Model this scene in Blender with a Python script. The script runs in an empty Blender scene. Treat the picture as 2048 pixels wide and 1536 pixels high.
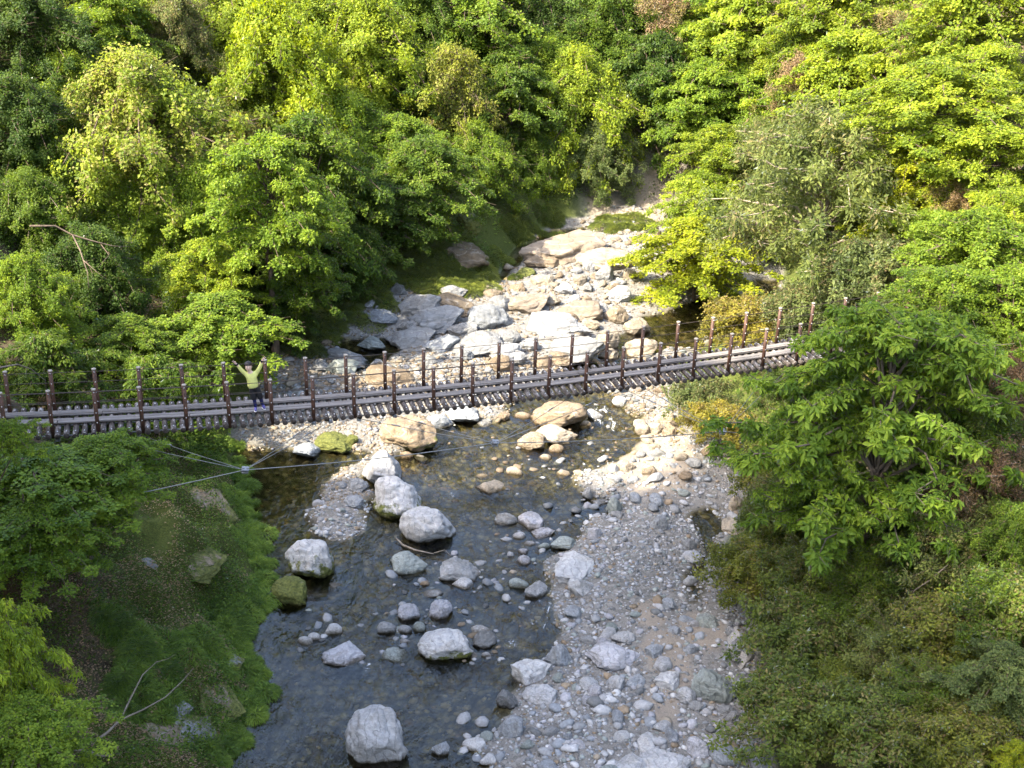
import bpy, bmesh, math, random
import numpy as np
from mathutils import Vector, Matrix, noise

random.seed(7)
RNG = np.random.default_rng(11)
R = math.radians
scene = bpy.context.scene
COL = scene.collection

# ---------------------------------------------------------------- camera, sky, sun, exposure
F_PX, PITCH, ROLL = 2538.0, R(24.0), R(1.7)          # focal length in pixels of a 2048 wide frame
CAM = np.array([0.0, 0.0, 20.0])
_fw = np.array([0, math.cos(PITCH), -math.sin(PITCH)])
_up0 = np.array([0, math.sin(PITCH), math.cos(PITCH)])
_r0 = np.array([1.0, 0, 0])
_rt = math.cos(ROLL) * _r0 + math.sin(ROLL) * _up0
_up = -math.sin(ROLL) * _r0 + math.cos(ROLL) * _up0
cd = bpy.data.cameras.new('camera')
cd.sensor_width = 36.0
cd.lens = 36.0 * F_PX / 2048.0
cd.clip_end = 2000
cam = bpy.data.objects.new('camera', cd)
COL.objects.link(cam)
m = Matrix.Identity(4)
for i in range(3):
    m[i][0], m[i][1], m[i][2], m[i][3] = _rt[i], _up[i], -_fw[i], CAM[i]
cam.matrix_world = m
scene.camera = cam

SUN_EL, SUN_AZ = R(46.0), R(-122.0)                   # azimuth from +Y, clockwise
to_sun = Vector((math.cos(SUN_EL) * math.sin(SUN_AZ), math.cos(SUN_EL) * math.cos(SUN_AZ), math.sin(SUN_EL)))
w = bpy.data.worlds.new('World')
scene.world = w
w.use_nodes = True
nt = w.node_tree
bg = nt.nodes['Background']
sky = nt.nodes.new('ShaderNodeTexSky')
sky.sky_type = 'NISHITA'
sky.sun_disc = False
sky.sun_elevation = SUN_EL
sky.sun_rotation = SUN_AZ
sky.air_density = 1.0
sky.dust_density = 3.5
sky.ozone_density = 0.4
nt.links.new(sky.outputs[0], bg.inputs[0])
bg.inputs[1].default_value = 0.15
sl = bpy.data.lights.new('sun', 'SUN')
sl.energy = 3.0
sl.angle = R(0.53)
sl.color = (1.0, 0.89, 0.70)
so = bpy.data.objects.new('sun', sl)
COL.objects.link(so)
so.location = (-40, 10, 60)
so.rotation_euler = to_sun.to_track_quat('Z', 'Y').to_euler()
vs = scene.view_settings
vs.view_transform = 'Standard'
vs.look = 'None'
vs.gamma = 1.0
vs.exposure = 2.6
scene.render.engine = 'CYCLES'
cy = scene.cycles
cy.use_denoising = True
cy.max_bounces = 7
cy.diffuse_bounces = 2
cy.glossy_bounces = 2
cy.transmission_bounces = 4
cy.transparent_max_bounces = 8
cy.caustics_reflective = False
cy.caustics_refractive = False

# ---------------------------------------------------------------- helpers: objects, tags, meshes
def tag(o, label=None, cat=None, group=None, kind=None):
    if label: o['label'] = label
    if cat: o['category'] = cat
    if group: o['group'] = group
    if kind: o['kind'] = kind
    return o

def link(name, data, parent=None, mat=None):
    o = bpy.data.objects.new(name, data)
    COL.objects.link(o)
    if parent is not None: o.parent = parent
    if mat is not None and not data.materials: data.materials.append(mat)
    return o

def empty(name, loc=(0, 0, 0), rz=0.0):
    o = bpy.data.objects.new(name, None)
    COL.objects.link(o)
    o.location = loc
    o.rotation_euler = (0, 0, rz)
    o.empty_display_size = 0.2
    return o

def mesh_np(name, V, Fc, smooth=False, attrs=None):
    """V (n,3); Fc (k,m) faces of one size; attrs: dict name -> (n,4) point colours."""
    me = bpy.data.meshes.new(name)
    V = np.ascontiguousarray(V, dtype=np.float32)
    Fc = np.ascontiguousarray(Fc, dtype=np.int32)
    me.vertices.add(len(V))
    me.vertices.foreach_set('co', V.ravel())
    k, mm = Fc.shape
    me.loops.add(k * mm)
    me.loops.foreach_set('vertex_index', Fc.ravel())
    me.polygons.add(k)
    me.polygons.foreach_set('loop_start', np.arange(0, k * mm, mm, dtype=np.int32))
    me.polygons.foreach_set('loop_total', np.full(k, mm, dtype=np.int32))
    if smooth: me.polygons.foreach_set('use_smooth', np.ones(k, dtype=bool))
    if attrs:
        for an, av in attrs.items():
            a = me.color_attributes.new(an, 'FLOAT_COLOR', 'POINT')
            a.data.foreach_set('color', np.ascontiguousarray(av, dtype=np.float32).ravel())
    me.update(calc_edges=True)
    return me

def bm_mesh(name, bm, smooth=False):
    me = bpy.data.meshes.new(name)
    if smooth:
        for f in bm.faces: f.smooth = True
    bm.to_mesh(me)
    bm.free()
    return me

class Tubes:
    """collects tapered tubes as quads"""
    def __init__(s): s.V, s.F, s.n = [], [], 0
    def add(s, pts, rad, sides=6, cap=True):
        pts = [Vector(p) for p in pts]
        n = len(pts)
        if not hasattr(rad, '__len__'): rad = [rad] * n
        ref = Vector((0.31, 0.17, 0.93))
        for i, p in enumerate(pts):
            d = (pts[min(i + 1, n - 1)] - pts[max(i - 1, 0)]).normalized()
            if abs(d.dot(ref)) > 0.95: ref = Vector((0.9, 0.2, 0.1))
            a = d.cross(ref).normalized(); b = d.cross(a)
            for k in range(sides):
                t = 2 * math.pi * k / sides
                s.V.append(p + (a * math.cos(t) + b * math.sin(t)) * rad[i])
        for i in range(n - 1):
            for k in range(sides):
                k2 = (k + 1) % sides
                o = s.n + i * sides
                s.F.append((o + k, o + k2, o + sides + k2, o + sides + k))
        if cap:
            for i, rev in ((0, False), (n - 1, True)):
                c = len(s.V) ; s.V.append(pts[i])
                o = s.n + i * sides
                for k in range(sides):
                    k2 = (k + 1) % sides
                    s.F.append((c, o + k2, o + k, c)[:3] if not rev else (c, o + k, o + k2))
        s.n = len(s.V)
        return s
    def mesh(s, name, smooth=True):
        me = bpy.data.meshes.new(name)
        me.from_pydata([tuple(v) for v in s.V], [], s.F)
        if smooth:
            me.polygons.foreach_set('use_smooth', np.ones(len(me.polygons), dtype=bool))
        me.update()
        return me

def box_mesh(name, x0, x1, y0, y1, z0, z1, bev=0.0):
    bm = bmesh.new()
    bmesh.ops.create_cube(bm, size=1.0)
    for v in bm.verts:
        v.co = Vector(((x0 + x1) / 2 + v.co.x * (x1 - x0), (y0 + y1) / 2 + v.co.y * (y1 - y0), (z0 + z1) / 2 + v.co.z * (z1 - z0)))
    if bev: bmesh.ops.bevel(bm, geom=bm.edges[:], offset=bev, segments=1, affect='EDGES')
    return bm_mesh(name, bm)

def sstep(a, b, x):
    t = np.clip((x - a) / (b - a), 0, 1)
    return t * t * (3 - 2 * t)

# ---------------------------------------------------------------- helpers: sight lines into the place
def ray(px, py):
    d = _fw + _rt * ((px - 1024.0) / F_PX) + _up * ((768.0 - py) / F_PX)
    return d                                          # length along the view axis is 1

def wl(y):                                            # water level of the creek, rising upstream
    y = np.asarray(y, dtype=float)
    return 0.02 * np.clip(y - 33, 0, 12) + 0.045 * np.clip(y - 45, 0, 60)

def on_water(px, py, dz=0.0):
    d = ray(px, py); t = 35.0
    for _ in range(40):
        p = CAM + d * t
        t = (float(wl(p[1])) + dz - CAM[2]) / d[2]
    return CAM + d * t

# ---------------------------------------------------------------- helpers: materials
class NT:
    def __init__(s, name):
        s.m = bpy.data.materials.new(name); s.m.use_nodes = True
        s.t = s.m.node_tree; s.t.nodes.clear()
        s.out = s.t.nodes.new('ShaderNodeOutputMaterial')
    def n(s, typ, ins=None, **kw):
        nd = s.t.nodes.new(typ)
        for k, v in kw.items(): setattr(nd, k, v)
        for k, v in (ins or {}).items(): s.set(nd.inputs[k], v)
        return nd
    def set(s, sock, v):
        if isinstance(v, bpy.types.NodeSocket): s.t.links.new(v, sock)
        elif hasattr(v, 'outputs'): s.t.links.new(v.outputs[0], sock)
        else:
            if isinstance(v, (tuple, list)) and len(v) == 3 and sock.type == 'RGBA': v = (*v, 1)
            sock.default_value = v
    def noise(s, scale, detail=4, rough=0.55, vec=None, dist=0.0):
        nd = s.n('ShaderNodeTexNoise', {'Scale': scale, 'Detail': detail, 'Roughness': rough, 'Distortion': dist})
        if vec is not None: s.set(nd.inputs['Vector'], vec)
        return nd.outputs['Fac']
    def ramp(s, fac, *stops):
        nd = s.n('ShaderNodeValToRGB', {'Fac': fac})
        el = nd.color_ramp.elements
        while len(el) < len(stops): el.new(0.5)
        for e, (p, c) in zip(el, stops):
            e.position = p
            e.color = (*c, 1) if isinstance(c, (tuple, list)) else (c, c, c, 1)
        return nd.outputs['Color']
    def mix(s, fac, a, b, mode='MIX'):
        nd = s.n('ShaderNodeMix', data_type='RGBA', blend_type=mode)
        s.set(nd.inputs[0], fac); s.set(nd.inputs[6], a); s.set(nd.inputs[7], b)
        return nd.outputs[2]
    def math(s, op, a, b=0.0, c=None, clamp=False):
        nd = s.n('ShaderNodeMath', operation=op, use_clamp=clamp)
        s.set(nd.inputs[0], a); s.set(nd.inputs[1], b)
        if c is not None: s.set(nd.inputs[2], c)
        return nd.outputs[0]
    def bump(s, h, strength=0.5, dist=0.05):
        return s.n('ShaderNodeBump', {'Height': h, 'Strength': strength, 'Distance': dist}).outputs[0]
    def pbsdf(s, col, rough=0.8, normal=None, spec=0.3, metal=0.0):
        nd = s.n('ShaderNodeBsdfPrincipled', {'Base Color': col, 'Roughness': rough, 'Specular IOR Level': spec, 'Metallic': metal})
        if normal is not None: s.set(nd.inputs['Normal'], normal)
        s.t.links.new(nd.outputs[0], s.out.inputs[0])
        return s.m

def obj_vec(s):
    """object-space coordinates shifted by a per-object random amount"""
    tc = s.n('ShaderNodeTexCoord').outputs['Object']
    rnd = s.n('ShaderNodeObjectInfo').outputs['Random']
    off = s.math('MULTIPLY', rnd, 37.0)
    cmb = s.n('ShaderNodeCombineXYZ', {0: off, 1: off, 2: off})
    return s.n('ShaderNodeVectorMath', {0: tc, 1: cmb}, operation='ADD').outputs[0]

def mat_plain(name, col, rough=0.7, var=0.25, scale=20.0, spec=0.3, metal=0.0, bump=0.0):
    s = NT(name)
    v = obj_vec(s)
    nf = s.noise(scale, 4, 0.6, v)
    lo = tuple(c * (1 - var) for c in col); hi = tuple(min(1, c * (1 + var)) for c in col)
    c = s.ramp(nf, (0.3, lo), (0.7, hi))
    return s.pbsdf(c, rough, s.bump(nf, bump, 0.02) if bump else None, spec, metal)

def make_leaf_mat():
    """leaf colour = object colour, varied leaf by leaf (attribute tint: R lightness, G dry buds)"""
    s = NT('leaf')
    oi = s.n('ShaderNodeObjectInfo')
    at = s.n('ShaderNodeAttribute', attribute_name='tint')
    sp = s.n('ShaderNodeSeparateColor', {0: at.outputs['Color']})
    val = s.n('ShaderNodeMapRange', {0: sp.outputs[0], 3: 0.45, 4: 1.55}).outputs[0]
    hue = s.n('ShaderNodeMapRange', {0: sp.outputs[0], 3: 0.525, 4: 0.480}).outputs[0]
    hsv = s.n('ShaderNodeHueSaturation', {'Hue': hue, 'Saturation': 1.06, 'Value': val, 'Color': oi.outputs['Color']})
    c = s.mix(sp.outputs[1], hsv.outputs[0], (0.30, 0.20, 0.115))
    dif = s.n('ShaderNodeBsdfDiffuse', {'Color': c})
    tcol = s.n('ShaderNodeHueSaturation', {'Hue': 0.487, 'Saturation': 1.05, 'Value': 1.75, 'Color': c})
    trn = s.n('ShaderNodeBsdfTranslucent', {'Color': tcol.outputs[0]})
    mx = s.n('ShaderNodeMixShader', {0: 0.48, 1: dif.outputs[0], 2: trn.outputs[0]})
    gl = s.n('ShaderNodeBsdfGlossy', {'Color': (0.9, 0.95, 1.0, 1), 'Roughness': 0.5})
    lw = s.n('ShaderNodeFresnel', {'IOR': 1.38})
    m2 = s.n('ShaderNodeMixShader', {0: s.math('MULTIPLY', lw.outputs[0], 0.28), 1: mx.outputs[0], 2: gl.outputs[0]})
    s.t.links.new(m2.outputs[0], s.out.inputs[0])
    return s.m

def make_rock_mat():
    """object colour = stone colour, object alpha = how much moss grows on it"""
    s = NT('rock')
    oi = s.n('ShaderNodeObjectInfo')
    v = obj_vec(s)
    n1 = s.noise(1.3, 6, 0.62, v, 0.4)
    n2 = s.noise(7.0, 6, 0.65, v)
    var = s.ramp(n1, (0.25, 0.70), (0.5, 0.97), (0.75, 1.18))
    c = s.mix(1.0, oi.outputs['Color'], var, 'MULTIPLY')
    sp2 = s.ramp(n2, (0.3, 0.70), (0.62, 1.15))
    c = s.mix(0.8, c, s.mix(1.0, c, sp2, 'MULTIPLY'))
    wv = s.n('ShaderNodeTexWave', {'Vector': v, 'Scale': 1.1, 'Distortion': 9.0, 'Detail': 4.0, 'Detail Scale': 1.6})
    crack = s.ramp(wv.outputs['Fac'], (0.0, 1.0), (0.05, 0.0))
    c = s.mix(s.math('MULTIPLY', crack, 0.30), c, (0.05, 0.05, 0.05))
    wv2 = s.n('ShaderNodeTexWave', {'Vector': v, 'Scale': 0.7, 'Distortion': 13.0, 'Detail': 3.0, 'Detail Scale': 1.2}, bands_direction='Z')
    vein = s.ramp(wv2.outputs['Fac'], (0.955, 0.0), (1.0, 1.0))
    c = s.mix(s.math('MULTIPLY', vein, 0.16), c, (0.62, 0.62, 0.60))
    st = s.ramp(s.noise(0.9, 4, 0.6, v, 1.0), (0.50, 0.0), (0.68, 1.0))
    c = s.mix(s.math('MULTIPLY', st, 0.35), c, s.mix(1.0, c, (0.62, 0.55, 0.42), 'MULTIPLY'))
    # moss: patches, thicker low down on the stone
    tc = s.n('ShaderNodeTexCoord').outputs['Object']
    z = s.n('ShaderNodeSeparateXYZ', {0: tc}).outputs[2]
    mn = s.noise(3.2, 6, 0.7, v)
    amt = s.math('MULTIPLY_ADD', oi.outputs['Alpha'], 1.35, -1.22)
    amt = s.math('SUBTRACT', amt, s.math('MULTIPLY', z, 0.36))
    mm = s.math('MULTIPLY', s.math('ADD', s.math('ADD', mn, amt), 0.0), 9.0, clamp=True)
    has = s.math('GREATER_THAN', oi.outputs['Alpha'], 0.02)
    mm = s.math('MULTIPLY', mm, has)
    mcol = s.ramp(s.noise(9.0, 3, 0.6, v), (0.35, (0.055, 0.066, 0.018)), (0.65, (0.145, 0.155, 0.040)))
    c = s.mix(mm, c, mcol)
    ps = s.n('ShaderNodeSeparateXYZ', {0: s.n('ShaderNodeNewGeometry').outputs['Position']})
    lev = s.math('ADD', s.math('MULTIPLY', s.math('MINIMUM', s.math('MAXIMUM', s.math('SUBTRACT', ps.outputs[1], 33.0), 0.0), 12.0), 0.02), s.math('MULTIPLY', s.math('MAXIMUM', s.math('SUBTRACT', ps.outputs[1], 45.0), 0.0), 0.045))
    ab = s.math('ADD', s.math('SUBTRACT', ps.outputs[2], lev), s.math('MULTIPLY', s.math('SUBTRACT', n2, 0.5), 0.12))
    wet = s.n('ShaderNodeMapRange', {0: ab, 1: 0.02, 2: 0.10, 3: 1.0, 4: 0.0}).outputs[0]
    c = s.mix(wet, c, s.mix(1.0, c, (0.34, 0.31, 0.26), 'MULTIPLY'))
    h = s.math('ADD', s.math('MULTIPLY', n1, 0.6), s.math('MULTIPLY', n2, 0.35))
    h = s.math('ADD', h, s.math('MULTIPLY', s.noise(30.0, 3, 0.6, v), 0.08))
    h = s.math('SUBTRACT', h, s.math('MULTIPLY', crack, 0.1))
    return s.pbsdf(c, 0.85, s.bump(h, 0.8, 0.16), 0.25)

def make_pebble_mat():
    s = NT('pebble')
    at = s.n('ShaderNodeAttribute', attribute_name='tint')
    nf = s.noise(14.0, 3, 0.6, s.n('ShaderNodeNewGeometry').outputs['Position'])
    c = s.mix(1.0, at.outputs['Color'], s.ramp(nf, (0.3, 0.75), (0.7, 1.15)), 'MULTIPLY')
    return s.pbsdf(c, 0.85, None, 0.25)

def make_ground_mat():
    """mask: R stream bed and gravel, G moss, B bare sand, A under water"""
    s = NT('ground')
    pos = s.n('ShaderNodeNewGeometry').outputs['Position']
    at = s.n('ShaderNodeAttribute', attribute_name='mask')
    sp = s.n('ShaderNodeSeparateColor', {0: at.outputs['Color']})
    n_a = s.noise(0.9, 6, 0.65, pos); n_b = s.noise(6.0, 6, 0.7, pos); n_c = s.noise(28.0, 4, 0.7, pos)
    soil = s.ramp(n_b, (0.25, (0.018, 0.014, 0.008)), (0.5, (0.055, 0.042, 0.024)), (0.75, (0.12, 0.095, 0.06)))
    litter = s.ramp(n_c, (0.40, (0.045, 0.034, 0.020)), (0.55, (0.10, 0.08, 0.05)), (0.68, (0.21, 0.17, 0.12)))
    soil = s.mix(s.ramp(n_a, (0.35, 0.2), (0.65, 0.9)), soil, litter)
    moss = s.ramp(n_c, (0.3, (0.026, 0.036, 0.010)), (0.5, (0.062, 0.080, 0.018)), (0.72, (0.135, 0.150, 0.034)))
    mk = s.math('MULTIPLY', s.math('SUBTRACT', s.math('ADD', sp.outputs[1], n_b), 0.88), 6.0, clamp=True)
    c = s.mix(mk, soil, moss)
    vor = s.n('ShaderNodeTexVoronoi', {'Vector': pos, 'Scale': 9.0})
    grav = s.ramp(s.n('ShaderNodeSeparateColor', {0: vor.outputs['Color']}).outputs[0],
                  (0.0, (0.08, 0.08, 0.075)), (0.5, (0.165, 0.16, 0.148)), (1.0, (0.30, 0.29, 0.27)))
    grav = s.mix(0.55, grav, s.ramp(n_c, (0.3, (0.09, 0.085, 0.075)), (0.7, (0.30, 0.285, 0.26))))
    sand = s.ramp(n_c, (0.3, (0.20, 0.17, 0.135)), (0.7, (0.31, 0.27, 0.22)))
    grav = s.mix(s.math('MULTIPLY', s.math('SUBTRACT', s.math('ADD', sp.outputs[2], s.math('MULTIPLY', n_b, 0.5)), 0.7), 5.0, clamp=True), grav, sand)
    bedn = s.noise(2.2, 5, 0.7, pos)
    bed = s.ramp(bedn, (0.3, (0.040, 0.037, 0.018)), (0.5, (0.115, 0.098, 0.042)), (0.7, (0.250, 0.205, 0.105)))
    vor2 = s.n('ShaderNodeTexVoronoi', {'Vector': pos, 'Scale': 4.2, 'Randomness': 1.0})
    cell = s.ramp(s.n('ShaderNodeSeparateColor', {0: vor2.outputs['Color']}).outputs[1], (0.0, 0.5), (1.0, 1.5))
    bed = s.mix(1.0, bed, cell, 'MULTIPLY')
    edge = s.ramp(vor2.outputs['Distance'], (0.25, 1.0), (0.62, 0.35))
    bed = s.mix(1.0, bed, edge, 'MULTIPLY')
    grav = s.mix(at.outputs['Alpha'], grav, bed)
    c = s.mix(sp.outputs[0], c, grav)
    h = s.math('ADD', s.math('MULTIPLY', n_b, 0.6), s.math('MULTIPLY', n_c, 0.4))
    return s.pbsdf(c, 0.92, s.bump(h, 0.8, 0.12), 0.15)

def make_water_mat():
    s = NT('water')
    pos = s.n('ShaderNodeNewGeometry').outputs['Position']
    mp = s.n('ShaderNodeMapping', {'Vector': pos, 'Scale': (1.0, 0.45, 1.0)}).outputs[0]
    r1 = s.noise(3.0, 4, 0.6, mp, 0.9)
    r2 = s.noise(1.2, 4, 0.6, mp, 0.6)
    r3 = s.noise(7.5, 2, 0.6, mp, 0.5)
    h = s.math('ADD', s.math('ADD', s.math('MULTIPLY', r1, 0.5), s.math('MULTIPLY', r3, 0.14)), s.math('MULTIPLY', r2, 0.6))
    calm = s.ramp(s.noise(0.35, 3, 0.5, pos), (0.38, 0.25), (0.62, 1.0))
    bmp = s.n('ShaderNodeBump', {'Height': h, 'Strength': calm, 'Distance': 0.22}).outputs[0]
    fr = s.n('ShaderNodeFresnel', {'IOR': 1.36, 'Normal': bmp})
    gl = s.n('ShaderNodeBsdfGlossy', {'Color': (1, 1, 1, 1), 'Roughness': 0.06, 'Normal': bmp})
    tint = s.ramp(r2, (0.3, (0.60, 0.62, 0.50)), (0.7, (0.80, 0.78, 0.66)))
    tr = s.n('ShaderNodeBsdfTransparent', {'Color': tint})
    mx = s.n('ShaderNodeMixShader', {0: s.math('MULTIPLY', fr.outputs[0], 1.3, clamp=True), 1: tr.outputs[0], 2: gl.outputs[0]})
    at = s.n('ShaderNodeAttribute', attribute_name='mask')
    fo = s.noise(3.0, 6, 0.75, mp, 1.6)
    fm = s.math('MULTIPLY', s.math('SUBTRACT', s.math('MULTIPLY_ADD', s.n('ShaderNodeSeparateColor', {0: at.outputs['Color']}).outputs[0], 0.22, fo), 0.74), 7.0, clamp=True)
    foam = s.n('ShaderNodeBsdfDiffuse', {'Color': (0.72, 0.76, 0.78, 1)})
    m2 = s.n('ShaderNodeMixShader', {0: s.math('MULTIPLY', fm, 0.8), 1: mx.outputs[0], 2: foam.outputs[0]})
    s.t.links.new(m2.outputs[0], s.out.inputs[0])
    return s.m

def make_log_mat():
    s = NT('weathered_log')
    v = obj_vec(s)
    mp = s.n('ShaderNodeMapping', {'Vector': v, 'Scale': (1.0, 0.35, 1.0)}).outputs[0]
    n1 = s.noise(11.0, 6, 0.7, mp); n2 = s.noise(38.0, 3, 0.6, v)
    c = s.ramp(n1, (0.34, (0.026, 0.021, 0.018)), (0.50, (0.072, 0.060, 0.052)), (0.60, (0.19, 0.175, 0.165)), (0.72, (0.42, 0.40, 0.38)))
    c = s.mix(0.4, c, s.mix(1.0, c, s.ramp(n2, (0.3, 0.5), (0.7, 1.3)), 'MULTIPLY'))
    return s.pbsdf(c, 0.85, s.bump(s.math('ADD', n1, s.math('MULTIPLY', n2, 0.4)), 0.7, 0.03), 0.25)

def make_plank_mat():
    s = NT('grey_plank')
    v = obj_vec(s)
    mp = s.n('ShaderNodeMapping', {'Vector': v, 'Scale': (0.5, 9.0, 3.0)}).outputs[0]
    n1 = s.noise(4.0, 6, 0.65, mp)
    rnd = s.n('ShaderNodeObjectInfo').outputs['Random']
    c = s.ramp(n1, (0.25, (0.085, 0.076, 0.070)), (0.5, (0.165, 0.152, 0.142)), (0.8, (0.27, 0.255, 0.24)))
    c = s.mix(1.0, c, s.ramp(rnd, (0.0, 0.78), (1.0, 1.12)), 'MULTIPLY')
    return s.pbsdf(c, 0.8, s.bump(n1, 0.4, 0.02), 0.3)

def make_post_mat():
    s = NT('rusty_post')
    v = obj_vec(s)
    n1 = s.noise(9.0, 5, 0.65, v)
    c = s.ramp(n1, (0.3, (0.036, 0.020, 0.014)), (0.55, (0.085, 0.042, 0.027)), (0.78, (0.15, 0.070, 0.040)))
    return s.pbsdf(c, 0.6, s.bump(n1, 0.3, 0.01), 0.4)

def make_bark_mat():
    s = NT('bark')
    oi = s.n('ShaderNodeObjectInfo')
    v = obj_vec(s)
    mp = s.n('ShaderNodeMapping', {'Vector': v, 'Scale': (1.0, 1.0, 0.3)}).outputs[0]
    n1 = s.noise(9.0, 5, 0.7, mp)
    c = s.mix(1.0, oi.outputs['Color'], s.ramp(n1, (0.3, 0.5), (0.7, 1.4)), 'MULTIPLY')
    return s.pbsdf(c, 0.9, s.bump(n1, 0.6, 0.04), 0.2)

M_LEAF, M_ROCK, M_PEB, M_GROUND, M_WATER = make_leaf_mat(), make_rock_mat(), make_pebble_mat(), make_ground_mat(), make_water_mat()
M_LOG, M_PLANK, M_POST, M_BARK = make_log_mat(), make_plank_mat(), make_post_mat(), make_bark_mat()
M_CABLE = mat_plain('steel_cable', (0.16, 0.165, 0.16), 0.45, 0.3, 30, 0.5, 0.5)
M_RWIRE = mat_plain('rail_wire', (0.055, 0.042, 0.034), 0.5, 0.4, 12, 0.4, 0.3)
M_CAP = mat_plain('pale_cap', (0.27, 0.24, 0.20), 0.6, 0.25, 25)
M_BOLT = mat_plain('zinc_bolt', (0.55, 0.55, 0.54), 0.4, 0.2, 25, 0.5, 0.4)
M_CLAMP = mat_plain('cable_clamp', (0.22, 0.23, 0.24), 0.5, 0.35, 22, 0.5, 0.5)

# ---------------------------------------------------------------- the setting: ground, creek
LEFT_PX = [(485, 1536), (530, 1390), (505, 1290), (545, 1200), (525, 1090), (492, 980), (470, 880), (520, 800), (560, 720),
           (640, 700), (720, 630), (800, 600), (880, 592), (950, 575), (1010, 545), (1045, 490), (1120, 450), (1230, 428)]
RIGHT_PX = [(1530, 1536), (1500, 1300), (1520, 1200), (1430, 1110), (1500, 1000), (1480, 900), (1370, 800), (1340, 730),
            (1430, 670), (1560, 625), (1560, 545), (1420, 505), (1350, 470), (1325, 425)]
LP = [on_water(*p)[:2] for p in LEFT_PX]
RP = [on_water(*p)[:2] for p in RIGHT_PX]
LP = [np.array([-8.5, -60.0]), np.array([-7.0, 0.0]), np.array([-6.3, 15.0])] + LP
RP = [np.array([8.5, -60.0]), np.array([7.5, 0.0]), np.array([6.6, 15.0])] + RP
POLY = np.array(LP + RP[::-1])
WATER_PX = [
    [(430, 1620), (430, 1390), (440, 1290), (470, 1200), (450, 1090), (440, 980), (440, 900), (560, 905), (660, 912), (735, 905), (700, 935), (628, 990),
     (596, 1060), (700, 1085), (740, 1010), (770, 940), (830, 900), (880, 850), (940, 838), (1000, 850), (1040, 800),
     (1110, 760), (1170, 745), (1235, 800), (1275, 850), (1230, 905), (1200, 935), (1150, 955), (1215, 1030), (1170, 1060),
     (1110, 1120), (1090, 1190), (1120, 1270), (1110, 1300), (1040, 1330), (1010, 1400), (1010, 1460), (960, 1536), (930, 1620)],
    [(1385, 1030), (1430, 1020), (1450, 1060), (1425, 1110), (1418, 1180), (1400, 1200), (1402, 1130)],
    [(655, 735), (690, 690), (760, 680), (790, 700), (770, 725), (720, 745)],
    [(1120, 745), (1200, 690), (1290, 640), (1420, 590), (1560, 560), (1560, 620), (1430, 665), (1340, 700), (1200, 745)],
    [(990, 560), (1040, 500), (1090, 462), (1170, 452), (1150, 468), (1060, 512), (1020, 560)],
]
WPOLY = [np.array([on_water(*p)[:2] for p in q]) for q in WATER_PX]
SAND_PX = [(1330, 1330, 60), (1400, 1280, 60), (1320, 1440, 45), (1300, 1250, 40), (1300, 930, 120), (1150, 500, 70), (1350, 1370, 40)]

def seg_dist(P, A, closed):
    d = np.full(len(P), 1e9)
    n = len(A)
    for i in range(n if closed else n - 1):
        a, b = A[i], A[(i + 1) % n]
        ab = b - a
        t = np.clip(((P - a) @ ab) / max(ab @ ab, 1e-9), 0, 1)
        d = np.minimum(d, np.hypot(*(P - (a + t[:, None] * ab)).T))
    return d

def inside(P, A):
    c = np.zeros(len(P), dtype=bool)
    n = len(A)
    for i in range(n):
        a, b = A[i], A[(i + 1) % n]
        cond = (a[1] > P[:, 1]) != (b[1] > P[:, 1])
        xs = a[0] + (P[:, 1] - a[1]) * (b[0] - a[0]) / (b[1] - a[1] + 1e-12)
        c ^= cond & (P[:, 0] < xs)
    return c

def vnoise(x, y, seed, scale):
    """smooth lattice noise in numpy, about -1..1"""
    rg = np.random.default_rng(seed)
    T = rg.random((256, 256)) * 2 - 1
    u, v = x / scale + 1000.0, y / scale + 1000.0
    i, j = np.floor(u).astype(int), np.floor(v).astype(int)
    a, b = u - i, v - j
    a = a * a * (3 - 2 * a); b = b * b * (3 - 2 * b)
    g = lambda p, q: T[p % 256, q % 256]
    return (g(i, j) * (1 - a) * (1 - b) + g(i + 1, j) * a * (1 - b) + g(i, j + 1) * (1 - a) * b + g(i + 1, j + 1) * a * b)

def fbm(x, y, seed, scale, oct=4):
    s, amp = 0, 1.0
    for k in range(oct):
        s = s + amp * vnoise(x, y, seed + k, scale / 2 ** k); amp *= 0.5
    return s

def grade(*bits):
    out = [bits[0][0]]
    for a, b, st in bits:
        n = max(1, int(round((b - a) / st)))
        out += list(a + (b - a) * np.arange(1, n + 1) / n)
    return np.array(out)

GX = grade((-110, -40, 3.5), (-40, -16, 0.8), (-16, 16, 0.2), (16, 34, 0.7), (34, 120, 4.0))
GY = grade((-60, 8, 3.0), (8, 20, 0.8), (20, 68, 0.22), (68, 90, 0.6), (90, 230, 4.0))
XX, YY = np.meshgrid(GX, GY)
P2 = np.stack([XX.ravel(), YY.ravel()], 1)
x, y = P2.T
ins = inside(P2, POLY)
dL, dR = seg_dist(P2, np.array(LP), False), seg_dist(P2, np.array(RP), False)
dO = seg_dist(P2, POLY, True)
dO = np.where(ins, 0, dO)
wR = sstep(-2.5, 2.5, dL - dR)
dW = np.full(len(P2), 1e9)
insW = np.zeros(len(P2), dtype=bool)
PW = P2 + 0.45 * np.stack([fbm(x, y, 301, 1.6, 3), fbm(x, y, 311, 1.6, 3)], 1)
for q in WPOLY:
    dW = np.minimum(dW, seg_dist(PW, q, True)); insW |= inside(PW, q)
insW |= ins & (y < 23) & (x < 0.5)
W0 = wl(y)
bed = W0 + np.where(insW, -np.minimum(0.55, 0.06 + 0.30 * dW), np.minimum(0.45, 0.05 + 0.16 * dW))
bed = bed + 0.07 * fbm(x, y, 3, 2.2) * np.where(insW, 0.8, 1.0)
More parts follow.
